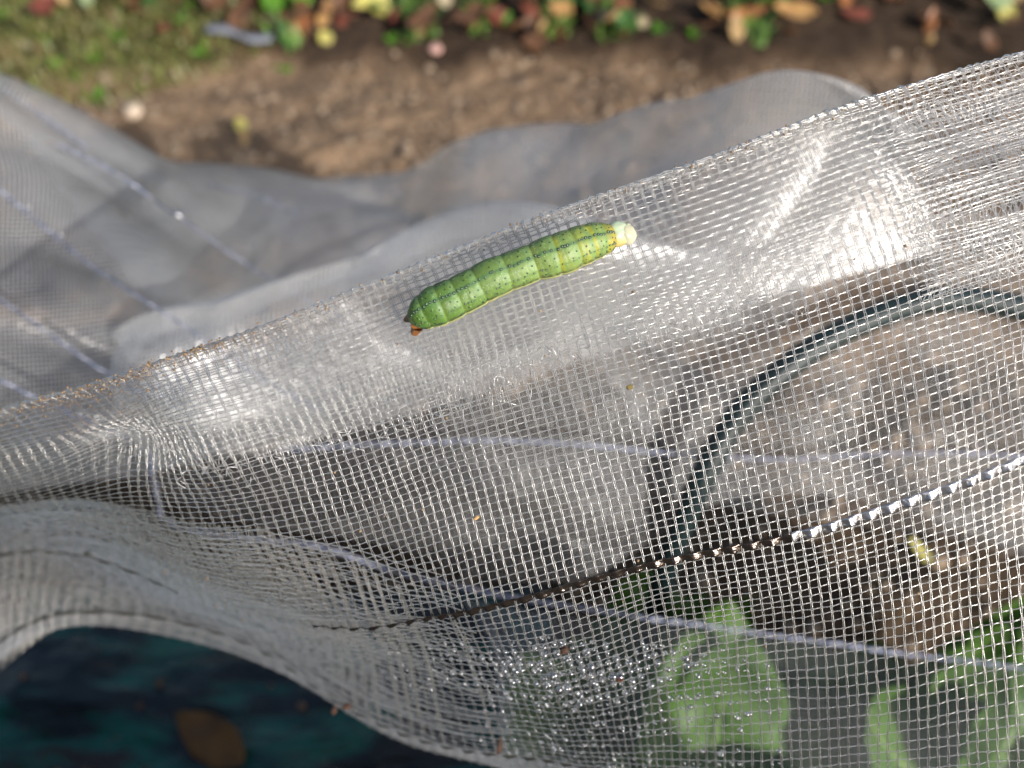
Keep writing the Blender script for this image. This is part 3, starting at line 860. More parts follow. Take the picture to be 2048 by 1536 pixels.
def glint_facet(px, py, d, w_, l_, dirpx):
    """added tape facet, aimed between sun and viewer to make a glint"""
    c_ = P(px, py, d); v_ = np.array([0, 0, CAM_H]) - c_; v_ /= np.linalg.norm(v_)
    h_ = v_ + np.array(to_sun); h_ /= np.linalg.norm(h_)
    t_ = P(px + dirpx[0], py + dirpx[1], d) - c_; t_ -= h_ * (t_ @ h_); t_ /= np.linalg.norm(t_)
    b_ = np.cross(h_, t_)
    f_ = np.linspace(-1, 1, 7)
    ring = []
    for k_ in f_:
        m_ = c_ + t_ * k_ * l_ / 2 - h_ * 0.12 * l_ * k_**2
        ring.append([m_ - b_ * w_ / 2, m_ + b_ * w_ / 2, m_ + b_ * w_ / 2 - h_ * 6e-5, m_ - b_ * w_ / 2 - h_ * 6e-5])
    return adopt(mesh_np("glint_facet", np.array(ring).reshape(-1, 3), grid_quads(7, 4, True), M_TAPE_BRIGHT), rear)
glint_facet(357, 431, .276, 0.0022, 0.0024, (10, 7))
glint_facet(122, 470, .250, 0.0009, 0.0010, (10, 8))
glint_facet(58, 415, .252, 0.0006, 0.0007, (10, 8))
glint_facet(215, 545, .252, 0.0005, 0.0006, (10, 8))

# ------------------------------------------------------------------ hoop
def pipe(name, pts, rad, mat, label, cat_):
    A = np.array([np.array(p_[1:], float) if p_[0] == 'w' else P(*p_) for p_ in pts])
    c_ = crom(np.linspace(0, len(A) - 1, 120), np.arange(len(A)), A)
    v, q = tubes(c_[None], rad, 16, nrm=np.broadcast_to(np.array([0.3, 0.9, 0.2]), (1, 120, 3)))
    o_ = mesh_np(name, v, q, mat)
    return tag(o_, label, cat_)
gl_ = G(1265, 1390); gr_ = np.array([0.34, 0.16, 0])
pipe("tunnel_hoop", [('w', gl_[0], gl_[1], -0.03), ('w', gl_[0], gl_[1], 0.03), (1325, 1160, .29), (1385, 1000, .262), (1462, 850, .256), (1560, 745, .254), (1700, 655, .256), (1850, 604, .26),
      (2000, 606, .266), (2150, 660, .274), (2300, 770, .285), ('w', gr_[0], gr_[1], 0.05), ('w', gr_[0], gr_[1], -0.03)],
     0.0040, M_HOOP, "dark green plastic hoop arching inside the net tunnel", "hoop")

# ------------------------------------------------------------------ tarpaulin and its leaf
tx = np.linspace(-0.42, 0.02, 90); ty = np.linspace(-0.20, 0.20, 90)
TX, TY = np.meshgrid(tx, ty, indexing='ij')
TZ = 0.012 + 0.010 * (1 - np.abs(n2(TX * 0.6 + TY, TY * 2.2 - TX * 0.5, 0.09, 120))) + 0.006 * n2(TX, TY, 0.05, 121) + ground_z(TX, TY) * 0.3
TZ = np.maximum(TZ, ground_z(TX, TY) + 0.003)
edge = np.minimum.reduce([TX + 0.42, 0.02 - TX, TY + 0.20, 0.20 - TY])
TX2 = TX + 0.012 * n2(TX, TY, 0.08, 122); TY2 = TY + 0.014 * n2(TX, TY, 0.07, 123)
o = mesh_np("tarpaulin", np.stack([TX2, TY2, TZ], -1), grid_quads(90, 90), M_TARP)
sm = o.modifiers.new("thickness", 'SOLIDIFY'); sm.thickness = 0.0006
tag(o, "crumpled dark navy and teal tarpaulin on the ground below the net hem", "tarpaulin")
bx_, by_ = rng.integers(8, 82, 260), rng.integers(8, 82, 260)
bc = np.stack([TX2[bx_, by_], TY2[bx_, by_], TZ[bx_, by_] + 0.0012], -1) + rng.normal(0, 0.001, (260, 3)) * np.array([1, 1, 0])
v, f = blobs(bc, 0.0007 + 0.0028 * rng.random(260) ** 3)
o = mesh_np("soil_bits", v, f, M_CRUMB, smooth=False, colr=np.repeat((0.5 + 0.6 * rng.random((260, 1))) * np.array([0.16, 0.10, 0.065]), len(ICO_V), 0))
tag(o, "scattered bits of soil lying on the dark tarpaulin", "soil", kind="stuff")

# ------------------------------------------------------------------ added timber blocker, out of view, to shade tarpaulin and tunnel
M_WOOD = principled("weathered_timber", (0.22, 0.16, 0.11), 0.8, noise=(14, 0.35), bump=(60, 0.002))
def box_mesh(name, lo_, hi_, mat, bev=0.004):
    bm = bmesh.new(); bmesh.ops.create_cube(bm, size=1)
    for w in bm.verts:
        w.co = Vector([(lo_[k_] + hi_[k_]) / 2 + w.co[k_] * (hi_[k_] - lo_[k_]) for k_ in range(3)])
    bmesh.ops.bevel(bm, geom=bm.edges[:], offset=bev, segments=2, affect='EDGES')
    me = bpy.data.meshes.new(name); bm.to_mesh(me); bm.free(); me.materials.append(mat)
    o_ = bpy.data.objects.new(name, me); col.objects.link(o_)
    return o_
blocker = empty("shade_blocker", (-0.2, -0.32, 0))
tag(blocker, "added unseen timber plank fence along the sunny side of the bed", "blocker")
for k_ in range(3):
    adopt(box_mesh("plank", (-1.0, -0.335, 0.005 + k_ * 0.163), (0.375, -0.31, 0.164 + k_ * 0.163), M_WOOD), blocker)
for x_ in (-0.95, -0.30, 0.33):
    adopt(box_mesh("post", (x_ - 0.025, -0.39, -0.05), (x_ + 0.025, -0.337, 0.47), M_WOOD), blocker)

# ------------------------------------------------------------------ leaves
def leaf_mesh(name, length, width, shape='oval', curl=0.15, fold=0.2, lobes=0, mat=None, seed=0, nl=15, nw=9, thick=0.00035):
    t = np.linspace(0, 1, nl); s = np.linspace(-1, 1, nw)
    T_, S_ = np.meshgrid(t, s, indexing='ij')
    if shape == 'oval': wdt = np.sin(math.pi * np.clip(T_, 0.0, 1) ** 0.85) ** 0.8
    elif shape == 'blade': wdt = np.sin(math.pi * np.clip(T_, 0, 1) ** 0.6) ** 0.6
    elif shape == 'lobed': wdt = (np.sin(math.pi * T_ ** 0.8) ** 0.6) * (0.72 + 0.34 * np.cos(T_ * 2 * math.pi * 2.3 + 0.3))
    else: wdt = np.sin(math.pi * T_) ** 0.5
    wdt = np.maximum(wdt, 0.03)
    wdt = wdt * (1 + 0.10 * n2(T_ * 9, S_ * 0 + np.sign(S_) * 3 + seed, 1, seed))
    x = S_ * wdt * width / 2
    y = (T_ - 0.0) * length + (0.08 * length * np.abs(S_) * (shape == 'lobed'))
    z = fold * np.abs(x) + curl * length * (T_ - 0.5) ** 2 * 1.6 + 0.05 * width * n2(T_ * 5, S_ * 2 + seed, 1, seed + 1)
    z += 0.012 * width * np.cos(T_ * 40 + np.abs(S_) * 6) * np.abs(S_)
    top = np.stack([x, y, z], -1).reshape(-1, 3)
    bot = top - np.array([0, 0, thick])
    q = grid_quads(nl, nw); n_ = nl * nw
    idx = np.arange(n_).reshape(nl, nw)
    border = np.concatenate([idx[0, :], idx[1:, -1], idx[-1, -2::-1], idx[-2:0:-1, 0]])
    nb = np.roll(border, -1)
    sides_ = np.stack([border, border + n_, nb + n_, nb], -1)
    me_o = mesh_np(name, np.concatenate([top, bot]), np.concatenate([q, q[:, ::-1] + n_, sides_]), mat)
    return me_o

LM = {}
def lm(name, c_, dark=None, tr_=0.3):
    if name not in LM: LM[name] = leaf_material("leaf_" + name, c_, dark, tr_)
    return LM[name]
lm('yellow', (0.66, 0.60, 0.20), (0.50, 0.45, 0.10)); lm('green', (0.17, 0.42, 0.03), (0.09, 0.25, 0.02), 0.45)
lm('orange', (0.46, 0.19, 0.07), (0.25, 0.09, 0.03)); lm('tan', (0.55, 0.38, 0.18), (0.32, 0.2, 0.08))
lm('red', (0.28, 0.085, 0.055), (0.13, 0.04, 0.025)); lm('cream', (0.52, 0.44, 0.28), (0.34, 0.26, 0.15))
lm('brown', (0.20, 0.10, 0.05), (0.09, 0.045, 0.025)); lm('palegreen', (0.36, 0.45, 0.24), (0.25, 0.36, 0.16), 0.4)
lm('amber', (0.56, 0.33, 0.12), (0.34, 0.18, 0.07)); lm('rotting', (0.17, 0.085, 0.018), (0.06, 0.03, 0.01)); lm('darkgreen', (0.06, 0.17, 0.03), (0.03, 0.09, 0.02), 0.3)

def place_leaf(px, py, lpx, wpx, rot, matn, label, shape='oval', group=None, tilt=0.5, lift=0.006, name="fallen_leaf", cat_="leaf", curl=0.25, fold=0.25, seed=None, zoff=0.0):
    c_ = G(px, py); d = float(np.dot(c_ - np.array([0, 0, CAM_H]), [0, cp, -sp]))
    s_ = seed if seed is not None else int(px * 7 + py)
    L = lpx * d / F; Wd = wpx * d / F
    o_ = leaf_mesh(name, L, Wd, shape, curl, fold, mat=LM[matn], seed=s_ % 97)
    for v_ in o_.data.vertices: v_.co.y -= L / 2
    o_.rotation_euler = (tilt * math.cos(rot), tilt * math.sin(rot) * -1 * 0.6, rot)
    o_.location = (c_[0], c_[1], float(ground_z(c_[0], c_[1])) + lift + zoff)
    return tag(o_, label, cat_, group)
place_leaf(755, 48, 100, 95, 0.5, 'yellow', "large pale yellow lobed leaf lying on the litter", 'lobed', tilt=0.7, lift=0.02)
place_leaf(556, 22, 130, 42, 0.05, 'green', "bright green upright blade-shaped leaf among the litter", 'blade', tilt=1.0, lift=0.03, name="green_leaf")
place_leaf(603, 28, 75, 36, 0.8, 'green', "short bright green leaf leaning beside the tall green blade", 'oval', tilt=0.8, lift=0.02, name="green_leaf")
place_leaf(605, 74, 65, 34, -1.0, 'orange', "orange curled leaf below the bright green leaves", tilt=0.6, lift=0.012)
place_leaf(655, 55, 60, 26, -0.3, 'amber', "narrow amber leaf between the orange leaf and the yellow lobed leaf", tilt=0.8, lift=0.015)
place_leaf(652, 85, 36, 30, 0.6, 'yellow', "small yellow leaf under the narrow amber leaf", tilt=0.5)
place_leaf(693, 20, 60, 40, 1.2, 'red', "rust red leaf tucked behind the yellow lobed leaf", tilt=0.6, lift=0.015)
place_leaf(836, 80, 40, 34, 0.9, 'tan', "rounded tan leaf near the rim of the bare soil", tilt=0.5)
place_leaf(892, 40, 52, 30, 0.15, 'cream', "cream oblong leaf standing in the dark litter", tilt=0.9, lift=0.02)
place_leaf(1052, 34, 56, 26, 0.5, 'cream', "pale leaf over a dark red one in the litter", tilt=0.8, lift=0.02)
place_leaf(1060, 56, 44, 28, 0.9, 'red', "dark red leaf under a pale one in the litter", tilt=0.5, lift=0.012)
place_leaf(1120, 60, 48, 42, 1.3, 'amber', "plump amber leaf alone at the front of the litter", 'oval', tilt=0.7, lift=0.015)
place_leaf(1240, 40, 42, 34, 0.9, 'red', "small crimson leaf in the dark part of the litter", tilt=0.6)
place_leaf(1280, 66, 32, 26, 0.4, 'cream', "tiny cream leaf beside dark litter and a green sprig", tilt=0.6)
place_leaf(1456, 5, 80, 40, 0.25, 'tan', "tall tan leaf standing above the star-shaped amber leaf", tilt=1.0, lift=0.03)
place_leaf(1430, 60, 80, 30, 1.2, 'amber', "amber lobe of star-shaped leaf pointing towards the tall tan leaf", 'blade', tilt=0.5, lift=0.014)
place_leaf(1485, 66, 85, 30, -1.35, 'orange', "orange-brown leaf crossing the star of amber leaves", 'blade', tilt=0.5, lift=0.016)
place_leaf(1466, 88, 60, 30, 0.05, 'tan', "pale-tipped leaf at the foot of the amber star on bare soil", tilt=0.7, lift=0.01)
place_leaf(1580, 52, 90, 48, 1.35, 'amber', "broad amber leaf beside two green tufts at the litter edge", tilt=0.5, lift=0.014)
place_leaf(1562, 12, 50, 36, 0.2, 'orange', "small orange leaf behind the broad amber leaf", tilt=0.8, lift=0.02)
place_leaf(1708, 44, 60, 34, 1.4, 'red', "dusty red leaf lying on the soil short of the litter", tilt=0.4)
place_leaf(1684, 20, 30, 26, 0.2, 'orange', "round orange leaf scrap beside the dusty red leaf", tilt=0.6)
place_leaf(1855, 55, 52, 24, -0.25, 'orange', "narrow orange leaf standing on bare soil", tilt=0.8)
place_leaf(1940, 28, 150, 62, 0.5, 'palegreen', "long pale green felted leaf hanging at the end of the litter", 'blade', tilt=0.9, lift=0.035, name="green_leaf")
place_leaf(2003, 52, 46, 34, -0.6, 'yellow', "yellowish leaf at the tip of the pale green felted leaf", tilt=0.5)
place_leaf(2008, 25, 50, 34, 0.3, 'tan', "tan leaf next to the pale green felted leaf", tilt=0.6, lift=0.015)
place_leaf(445, 60, 70, 48, 0.9, 'brown', "curled brown leaf arched over the grey plastic strip", tilt=0.9, lift=0.022, curl=0.9)
place_leaf(490, 80, 60, 40, -0.5, 'brown', "brown leaf propped beside the arched brown leaf", tilt=0.9, lift=0.02)
place_leaf(8, 26, 48, 36, 0.9, 'red', "pinkish red leaf among the weeds", tilt=0.5, lift=0.015)
place_leaf(80, 14, 40, 30, 0.4, 'orange', "orange leaf scrap among the weeds", tilt=0.5, lift=0.012)
place_leaf(150, 52, 42, 26, 0.3, 'tan', "upright tan leaf among the weeds", tilt=0.9, lift=0.018)
place_leaf(197, 52, 48, 30, 0.1, 'palegreen', "pale green upright leaf among the weeds", tilt=0.9, lift=0.02, name="green_leaf")
place_leaf(66, 136, 46, 20, 1.2, 'cream', "cream flat leaf on the mossy ground", tilt=0.3)
place_leaf(80, 62, 24, 14, 1.4, 'cream', "tiny cream petal-like scrap on the mossy ground", tilt=0.3)
place_leaf(484, 255, 32, 26, 0.5, 'yellow', "small yellow leaf alone on the bare soil", tilt=0.7, lift=0.01)
place_leaf(490, 282, 34, 18, 0.2, 'tan', "tan leaf scrap touching the small yellow leaf on bare soil", tilt=0.5, lift=0.006)
# the dim leaf on the tarpaulin
place_leaf(450, 1512, 165, 84, 1.0, 'rotting', "dim brown-amber leaf lying on the dark tarpaulin", tilt=0.35, lift=0.034, curl=0.12, fold=0.12)
# a yellow leaf on lit soil inside the tunnel
place_leaf(1830, 1110, 60, 20, 0.6, 'yellow', "thin yellow leaf on the soil inside the net tunnel", 'blade', tilt=0.5, lift=0.012)

# many small litter leaves, alike within each colour
groups = {'brown': "dull brown scrap of leaf in the litter strip beyond the soil", 'tan': "plain tan scrap of leaf in the litter strip beyond the soil",
          'red': "dull russet scrap of leaf in the litter strip beyond the soil", 'darkgreen': "dark green scrap of leaf in the litter strip beyond the soil"}
protos = {}
for kx in groups:
    for s_ in range(3):
        L = 0.022 + 0.006 * s_
        o_ = leaf_mesh("fallen_leaf", L, L * (0.5 + 0.1 * s_), ['oval', 'blade', 'lobed'][s_], 0.5, 0.35, mat=LM[kx], seed=s_ * 5 + 3, nl=10, nw=7)
        for v_ in o_.data.vertices: v_.co.y -= L / 2
        protos[(kx, s_)] = o_.data
        bpy.data.objects.remove(o_)
names = list(groups)
shape_word = ("rounded", "narrow", "lobed")
for k_ in range(215):
    px = rng.uniform(-60, 2110); py = rng.uniform(-75, 104)
    if px < 560 and rng.random() < 0.6: py = rng.uniform(-75, 60)
    if px > 1620 and py > 10 and rng.random() < 0.8: py = rng.uniform(-75, 5)
    kx = names[int(rng.choice(4, p=[0.50, 0.12, 0.16, 0.22]))]
    sh = int(rng.integers(3))
    c_ = G(px, py)
    o_ = bpy.data.objects.new("fallen_leaf", protos[(kx, sh)])
    col.objects.link(o_)
    o_.location = (c_[0], c_[1], float(ground_z(c_[0], c_[1])) + rng.uniform(0.003, 0.018))
    o_.rotation_euler = (rng.normal(0, 0.5), rng.normal(0, 0.5), rng.uniform(0, 6.28))
    sc_ = rng.uniform(0.7, 1.4); o_.scale = (sc_, sc_, sc_)
    where = "among the mossy weeds" if px < 500 else "in the leaf litter beyond the soil"
    base_l = groups[kx].split(" scrap")[0]
    tag(o_, shape_word[sh] + " " + base_l + " scrap of leaf " + where, "leaf", shape_word[sh] + " " + base_l + " scraps " + where)

# grey plastic strip at the edge of the litter
A = np.array([G(425, 97), G(465, 95), G(505, 97), G(548, 92)]); A[:, 2] = 0.012 + ground_z(A[:, 0], A[:, 1])
c_ = crom(np.linspace(0, 3, 30), np.arange(4), A)
wd = 0.0032 * (1 + 0.3 * np.sin(np.linspace(0, 9, 30)))
ring = np.stack([c_ + np.stack([0 * wd, -wd, 0 * wd], -1), c_ + np.stack([0 * wd, wd, 0.4 * wd + 0.003], -1), c_ + np.stack([0 * wd, wd, 0.4 * wd + 0.0022], -1), c_ + np.stack([0 * wd, -wd, 0 * wd - 0.0008], -1)], 1)
o = mesh_np("plastic_strip", ring.reshape(-1, 3), grid_quads(30, 4, True), principled("grey_plastic", (0.15, 0.16, 0.19), 0.4, noise=(60, 0.5)))
tag(o, "thin grey plastic strip lying below the arched brown leaf", "plastic strip")

# weeds, moss and grass
def blades(n_, poly, hmin, hmax, tone_lo, tone_hi, wid):
    out = []
    pxs, pys = [], []
    while len(pxs) < n_:
        a_ = poly(rng)
        if a_: pxs.append(a_[0]); pys.append(a_[1])
    B = G(np.array(pxs), np.array(pys)); B[:, 2] = ground_z(B[:, 0], B[:, 1]) - 0.001
    h = rng.uniform(hmin, hmax, n_) ; ang = rng.uniform(0, 6.28, n_)
    lean = rng.uniform(0.2, 1.0, n_) * h
    dx = np.cos(ang) * lean; dy = np.sin(ang) * lean
    sx = -np.sin(ang) * wid * rng.uniform(0.5, 1.2, n_); sy = np.cos(ang) * wid * rng.uniform(0.5, 1.2, n_)
    rows = []
    for f_, w_ in ((0, 0.7), (0.35, 1.0), (0.7, 0.8), (1.0, 0.1)):
        c0 = B + np.stack([dx * f_**1.6, dy * f_**1.6, h * (f_ - 0.25 * f_**2)], -1)
        s0 = np.stack([sx * w_, sy * w_, 0 * sx], -1)
        rows.append(np.stack([c0 - s0, c0 + s0], 1))
    V = np.stack(rows, 1)
    q = grid_quads(4, 2)
    Q = (q[None] + (np.arange(n_) * 8)[:, None, None]).reshape(-1, 4)
    tt = rng.random((n_, 1)) ; C_ = np.array(tone_lo) * (1 - tt) + np.array(tone_hi) * tt
    return V.reshape(-1, 3), Q, np.repeat(C_, 8, 0)
def poly_weed(r_):
    x = r_.uniform(-250, 540); y = r_.uniform(-100, 230)
    lim = 215 - 0.0 * x if x < 250 else 215 - (x - 250) * 0.42
    dens = 0.35 + 0.65 * (math.sin(x * 0.031 + 1) * math.sin(y * 0.05 + x * 0.01) > -0.1)
    return (x, y) if y < lim and r_.random() < dens else None
def poly_litter(r_):
    x = r_.uniform(500, 1650); y = r_.uniform(-100, 95)
    return (x, y) if (math.sin(x * 0.021 + 2) + math.sin(x * 0.047)) > 0.55 and r_.random() < 0.8 else None
v1 = blades(3800, poly_weed, 0.005, 0.018, (0.15, 0.10, 0.04), (0.16, 0.20, 0.05), 0.0016)
v2 = blades(900, poly_litter, 0.008, 0.026, (0.05, 0.10, 0.02), (0.14, 0.26, 0.04), 0.0026)
v, qd = cat([(v1[0], v1[1]), (v2[0], v2[1])])
o = mesh_np("mossy_grass", v, qd, M_BLADE, smooth=False, colr=np.concatenate([v1[2], v2[2]]))
tag(o, "short mossy grass and weeds along the edge of the bare soil", "grass", kind="stuff")

def sprig(px, py, hpx, nleaf, label, matn='green', group="low green weed seedlings at the litter edge", spread=0.9):
    c_ = G(px, py); d = float(np.dot(c_ - np.array([0, 0, CAM_H]), [0, cp, -sp])); h = hpx * d / F
    e_ = empty("weed_seedling", (c_[0], c_[1], float(ground_z(c_[0], c_[1]))))
    for k_ in range(nleaf):
        o_ = leaf_mesh("leaf", h, h * 0.5, 'oval', 0.3, 0.3, mat=LM[matn], seed=k_ + int(px), nl=9, nw=7)
        o_.parent = e_
        o_.rotation_euler = (rng.uniform(0.3, spread), rng.normal(0, 0.2), k_ * 6.28 / nleaf + rng.uniform(-0.4, 0.4))
    st, sq_ = tubes(np.array([[[0, 0, -0.004], [0, 0.0004, h * 0.15], [0.0005, 0, h * 0.3]]]), 0.0008, 6)
    o_ = mesh_np("stem", st, sq_, LM[matn]); o_.parent = e_
    return tag(e_, label, "weed", group)
lab = "low bright green weed seedling rooted at the litter edge"
for a_, b_, h_ in [(35, 12, 30), (60, 30, 28), (100, 120, 26), (190, 195, 34), (160, 180, 24), (225, 120, 26), (410, 120, 30), (425, 30, 28), (395, 40, 26), (250, 105, 24), (130, 170, 26), (205, 150, 24), (1320, 72, 26), (1140, 12, 40), (985, 20, 34), (1010, 60, 30), (790, 92, 26), (975, 5, 30), (1640, 18, 40), (1530, 20, 34), (1385, 78, 26), (560, 112, 24), (375, 70, 26), (20, 60, 26)]:
    sprig(a_, b_, h_, 4, lab)

# ------------------------------------------------------------------ brassica plants inside the tunnel
M_BRASS = leaf_material("brassica_leaf", (0.15, 0.29, 0.05), (0.09, 0.20, 0.03), 0.5, 0.45, 45)
M_RIB = leaf_material("brassica_rib", (0.30, 0.42, 0.16), (0.22, 0.34, 0.10), 0.3, 0.4, 40)
def brassica(x, y, h, nleaf, label, rot0=0.0, s=1.0):
    e_ = empty("brassica_plant", (x, y, 0.0))
    st = np.array([[0, 0, -0.02], [0.003, 0.001, h * 0.5], [0, 0.002, h * 0.98]])
    v, q_ = tubes(crom(np.linspace(0, 2, 12), np.arange(3), st)[None], np.linspace(0.0035, 0.0018, 12)[None], 10, nrm=np.broadcast_to(np.array([1.0, 0, 0]), (1, 12, 3)))
    o_ = mesh_np("stem", v, q_, M_RIB); o_.parent = e_
    for k_ in range(nleaf):
        a_ = rng.uniform(-1.0, 1.4) if k_ % 5 else rot0 + k_ * 2.4
        L = s * rng.uniform(0.032, 0.058); Wd = L * rng.uniform(0.55, 0.85)
        cu = rng.uniform(0.1, 0.4)
        o_ = leaf_mesh("leaf", L, Wd, 'oval', cu, 0.22, mat=M_BRASS, seed=k_ * 3 + int(abs(x) * 900), nl=18, nw=11)
        for v_ in o_.data.vertices:
            v_.co.z += 0.0012 * math.sin(v_.co.y * 300 + abs(v_.co.x) * 160) * min(1, abs(v_.co.x) / (Wd * 0.2))
        o_.parent = e_
        o_.location = (0.002 * math.sin(-a_), 0.002 * math.cos(a_), h * (0.30 + 0.68 * k_ / nleaf))
        o_.rotation_euler = (rng.uniform(0.55, 1.1), rng.normal(0, 0.25), a_)
        ys = np.linspace(-0.003, L * 0.93, 10); zs = cu * L * (ys / L - 0.5) ** 2 * 1.6 + 0.0003
        v, q_ = tubes(np.stack([0 * ys, ys, zs], -1)[None], np.linspace(0.0011, 0.0003, 10)[None], 6, nrm=np.broadcast_to(np.array([1.0, 0, 0]), (1, 10, 3)))
        r2 = mesh_np("midrib", v, q_, M_RIB); r2.parent = o_
    return tag(e_, label, "plant")
for k_, (x_, y_, h_, lab_) in enumerate([
    (0.025, 0.085, 0.110, "shaded leafy brassica seedling beside the dark tarpaulin under the net"),
    (0.062, 0.080, 0.125, "leafy brassica seedling next to the shaded one by the tarpaulin"),
    (0.098, 0.090, 0.118, "leafy brassica seedling standing close by the foot of the hoop"),
    (0.132, 0.080, 0.130, "tallest bright green brassica seedling under the clear mesh"),
    (0.166, 0.090, 0.120, "sunlit brassica seedling next to the tallest one"),
    (0.200, 0.080, 0.126, "leafy brassica seedling second from the end of the sunlit row"),
    (0.240, 0.085, 0.122, "leafy brassica seedling at the end of the sunlit row"),
    (0.060, 0.125, 0.070, "low dark brassica seedling behind the tall row beside the hoop")]):
    brassica(x_, y_, h_, 34, lab_, k_ * 0.9, 1.12)

# ------------------------------------------------------------------ caterpillar
Zt = np.array([[215, 800, 905], [245, 745, 918], [300, 680, 922], [350, 640, 912], [400, 603, 898], [500, 560, 853], [600, 515, 800], [700, 465, 745], [800, 410, 693], [900, 375, 652],
               [1000, 340, 612], [1100, 300, 574], [1200, 254, 552], [1300, 222, 522], [1400, 188, 474], [1500, 162, 428], [1580, 158, 388], [1625, 165, 358]], float)
ZS = 2048 / 580.0
cxp = 760 + Zt[:, 0] / ZS; top_ = 400 + Zt[:, 1] / ZS; bot_ = 400 + Zt[:, 2] / ZS
cyp = (top_ + bot_) / 2; half = (bot_ - top_) / 2 * 1.0
# depth of the net under the body
flatpx = S.reshape(-1, 3)
def net_depth(px, py):
    k_ = np.argmin((flatpx[:, 0] - px) ** 2 + (flatpx[:, 1] - py) ** 2)
    return flatpx[k_, 2]
nd = np.array([net_depth(a_, b_) for a_, b_ in zip(cxp, cyp)])
nd = np.convolve(np.pad(nd, 3, 'edge'), np.ones(7) / 7, 'valid')
rm = half * nd / F
dax = nd - rm * 0.92 - 0.0004
AX = P(cxp, cyp, dax); RR = half * dax / F
# parameter = zoom x coordinate, resampled by arc length
NR, NS = 260, 72
L = np.concatenate([[0], np.cumsum(np.linalg.norm(np.diff(AX, axis=0), axis=-1))])
sl = np.linspace(0, L[-1], NR)
zx = np.interp(sl, L, Zt[:, 0])
C0 = crom(sl, L, AX); R0 = crom(sl, L, RR)
bounds = np.array([262, 330, 430, 545, 700, 895, 1090, 1245, 1375, 1480, 1565, 1620.0])
def nearest_seg(z_):
    k_ = np.searchsorted(bounds, z_)
    return k_
seg_mid = lambda z_: None
cre = np.zeros(NR); bulge = np.zeros(NR)
for b_ in bounds:
    cre += np.exp(-((zx - b_) / 12.0) ** 2)
lo = np.concatenate([[200], bounds]); hi = np.concatenate([bounds, [1640]])
kseg = np.searchsorted(bounds, zx)
fr = (zx - lo[kseg]) / (hi[kseg] - lo[kseg])
bulge = np.sin(math.pi * np.clip(fr, 0, 1)) ** 0.6
minor = np.exp(-((fr - 0.36) / 0.05) ** 2) + 0.7 * np.exp(-((fr - 0.68) / 0.05) ** 2)
Rm = R0 * (0.975 + 0.04 * bulge - 0.022 * cre - 0.006 * minor)
# rounded tail end
tail = np.clip(sl / 0.0022, 0, 1)
Rm = Rm * np.sqrt(np.clip(1 - (1 - tail) ** 2, 0.0004, 1))
tn = np.gradient(C0, axis=0); tn /= np.linalg.norm(tn, axis=-1, keepdims=True)
ROLL = math.radians(9)
upv = np.broadcast_to(camdir, tn.shape) - tn * (tn * camdir).sum(-1, keepdims=True)
upv = upv / np.linalg.norm(upv, axis=-1, keepdims=True)
lat = np.cross(tn, upv)                       # towards the lower edge or upper edge
if lat[NR // 2, 2] > 0: lat = -lat            # make +lateral point down in the picture
dor = upv * math.cos(ROLL) - lat * math.sin(ROLL)
lat = lat * math.cos(ROLL) + upv * math.sin(ROLL)
th = np.linspace(-math.pi, math.pi, NS, endpoint=False)
def body_pt(ci, ri, di, li, th_, k_=1.0):
    return ci + (di * np.cos(th_)[..., None] * 0.94 + li * np.sin(th_)[..., None]) * (ri * k_)[..., None]
TH, _ = np.meshgrid(th, np.arange(NR))
BV = body_pt(C0[:, None], np.broadcast_to(Rm[:, None], (NR, NS)), dor[:, None], lat[:, None], TH)
# skin wrinkles
BV += (BV - C0[:, None]) * (0.016 * vnoise(BV / 0.0013, 130) + 0.010 * vnoise(BV / 0.0006, 131))[..., None]
# colour
FRs = np.broadcast_to(fr[:, None], (NR, NS)); ZX = np.broadcast_to(zx[:, None], (NR, NS)); aTH = np.abs(TH)
greenL = np.array([0.092, 0.190, 0.030]); greenR = np.array([0.205, 0.300, 0.080])
w_ = np.clip((ZX - 350) / 800, 0, 1)[..., None]
colr = greenL * (1 - w_) + greenR * w_
colr = colr * (1 + 0.16 * np.clip((FRs - 0.45) * 2, -1, 1)[..., None])
pale = np.exp(-((FRs - 0.86) / 0.13) ** 2)[..., None] * 0.55 * np.clip(1.2 - aTH, 0, 1)[..., None]
colr = colr * (1 - pale) + np.array([0.21, 0.35, 0.15]) * pale
yel = np.exp(-((FRs - 0.08) / 0.10) ** 2)[..., None] * np.clip(0.10 + (ZX - 1000) / 500, 0.05, 0.65)[..., None]
blot = np.clip(0.75 + 0.9 * n2(ZX, TH * 90, 35, 133), 0.15, 1)[..., None]
colr = colr * (1 - yel * blot) + np.array([0.47, 0.47, 0.035]) * yel * blot
yel2 = (np.clip((ZX - 1230) / 250, 0, 1) * np.clip(n2(ZX * 1.8, TH * 60, 40, 134) * 1.6, 0, 1) * 0.5)[..., None]
colr = colr * (1 - yel2) + np.array([0.52, 0.50, 0.04]) * yel2
crz = np.broadcast_to(cre[:, None], (NR, NS))[..., None] * 0.16
colr = colr * (1 - crz) + np.array([0.16, 0.20, 0.02]) * crz
ds = (np.exp(-(TH / 0.105) ** 2) * 0.72)[..., None]
colr = colr * (1 - ds) + np.array([0.045, 0.135, 0.060]) * ds
sd = (np.exp(-((aTH - 0.80) / 0.05) ** 2) * 0.30)[..., None]
colr = colr * (1 - sd) + np.array([0.05, 0.14, 0.03]) * sd
lb = (np.clip((aTH - 1.16) / 0.12, 0, 1) * np.clip((1.44 - aTH) / 0.04, 0, 1) * np.clip(0.7 + 0.7 * n2(ZX, TH * 80, 12, 135), 0, 1) * 0.85)[..., None]
colr = colr * (1 - lb) + np.array([0.035, 0.055, 0.012]) * lb
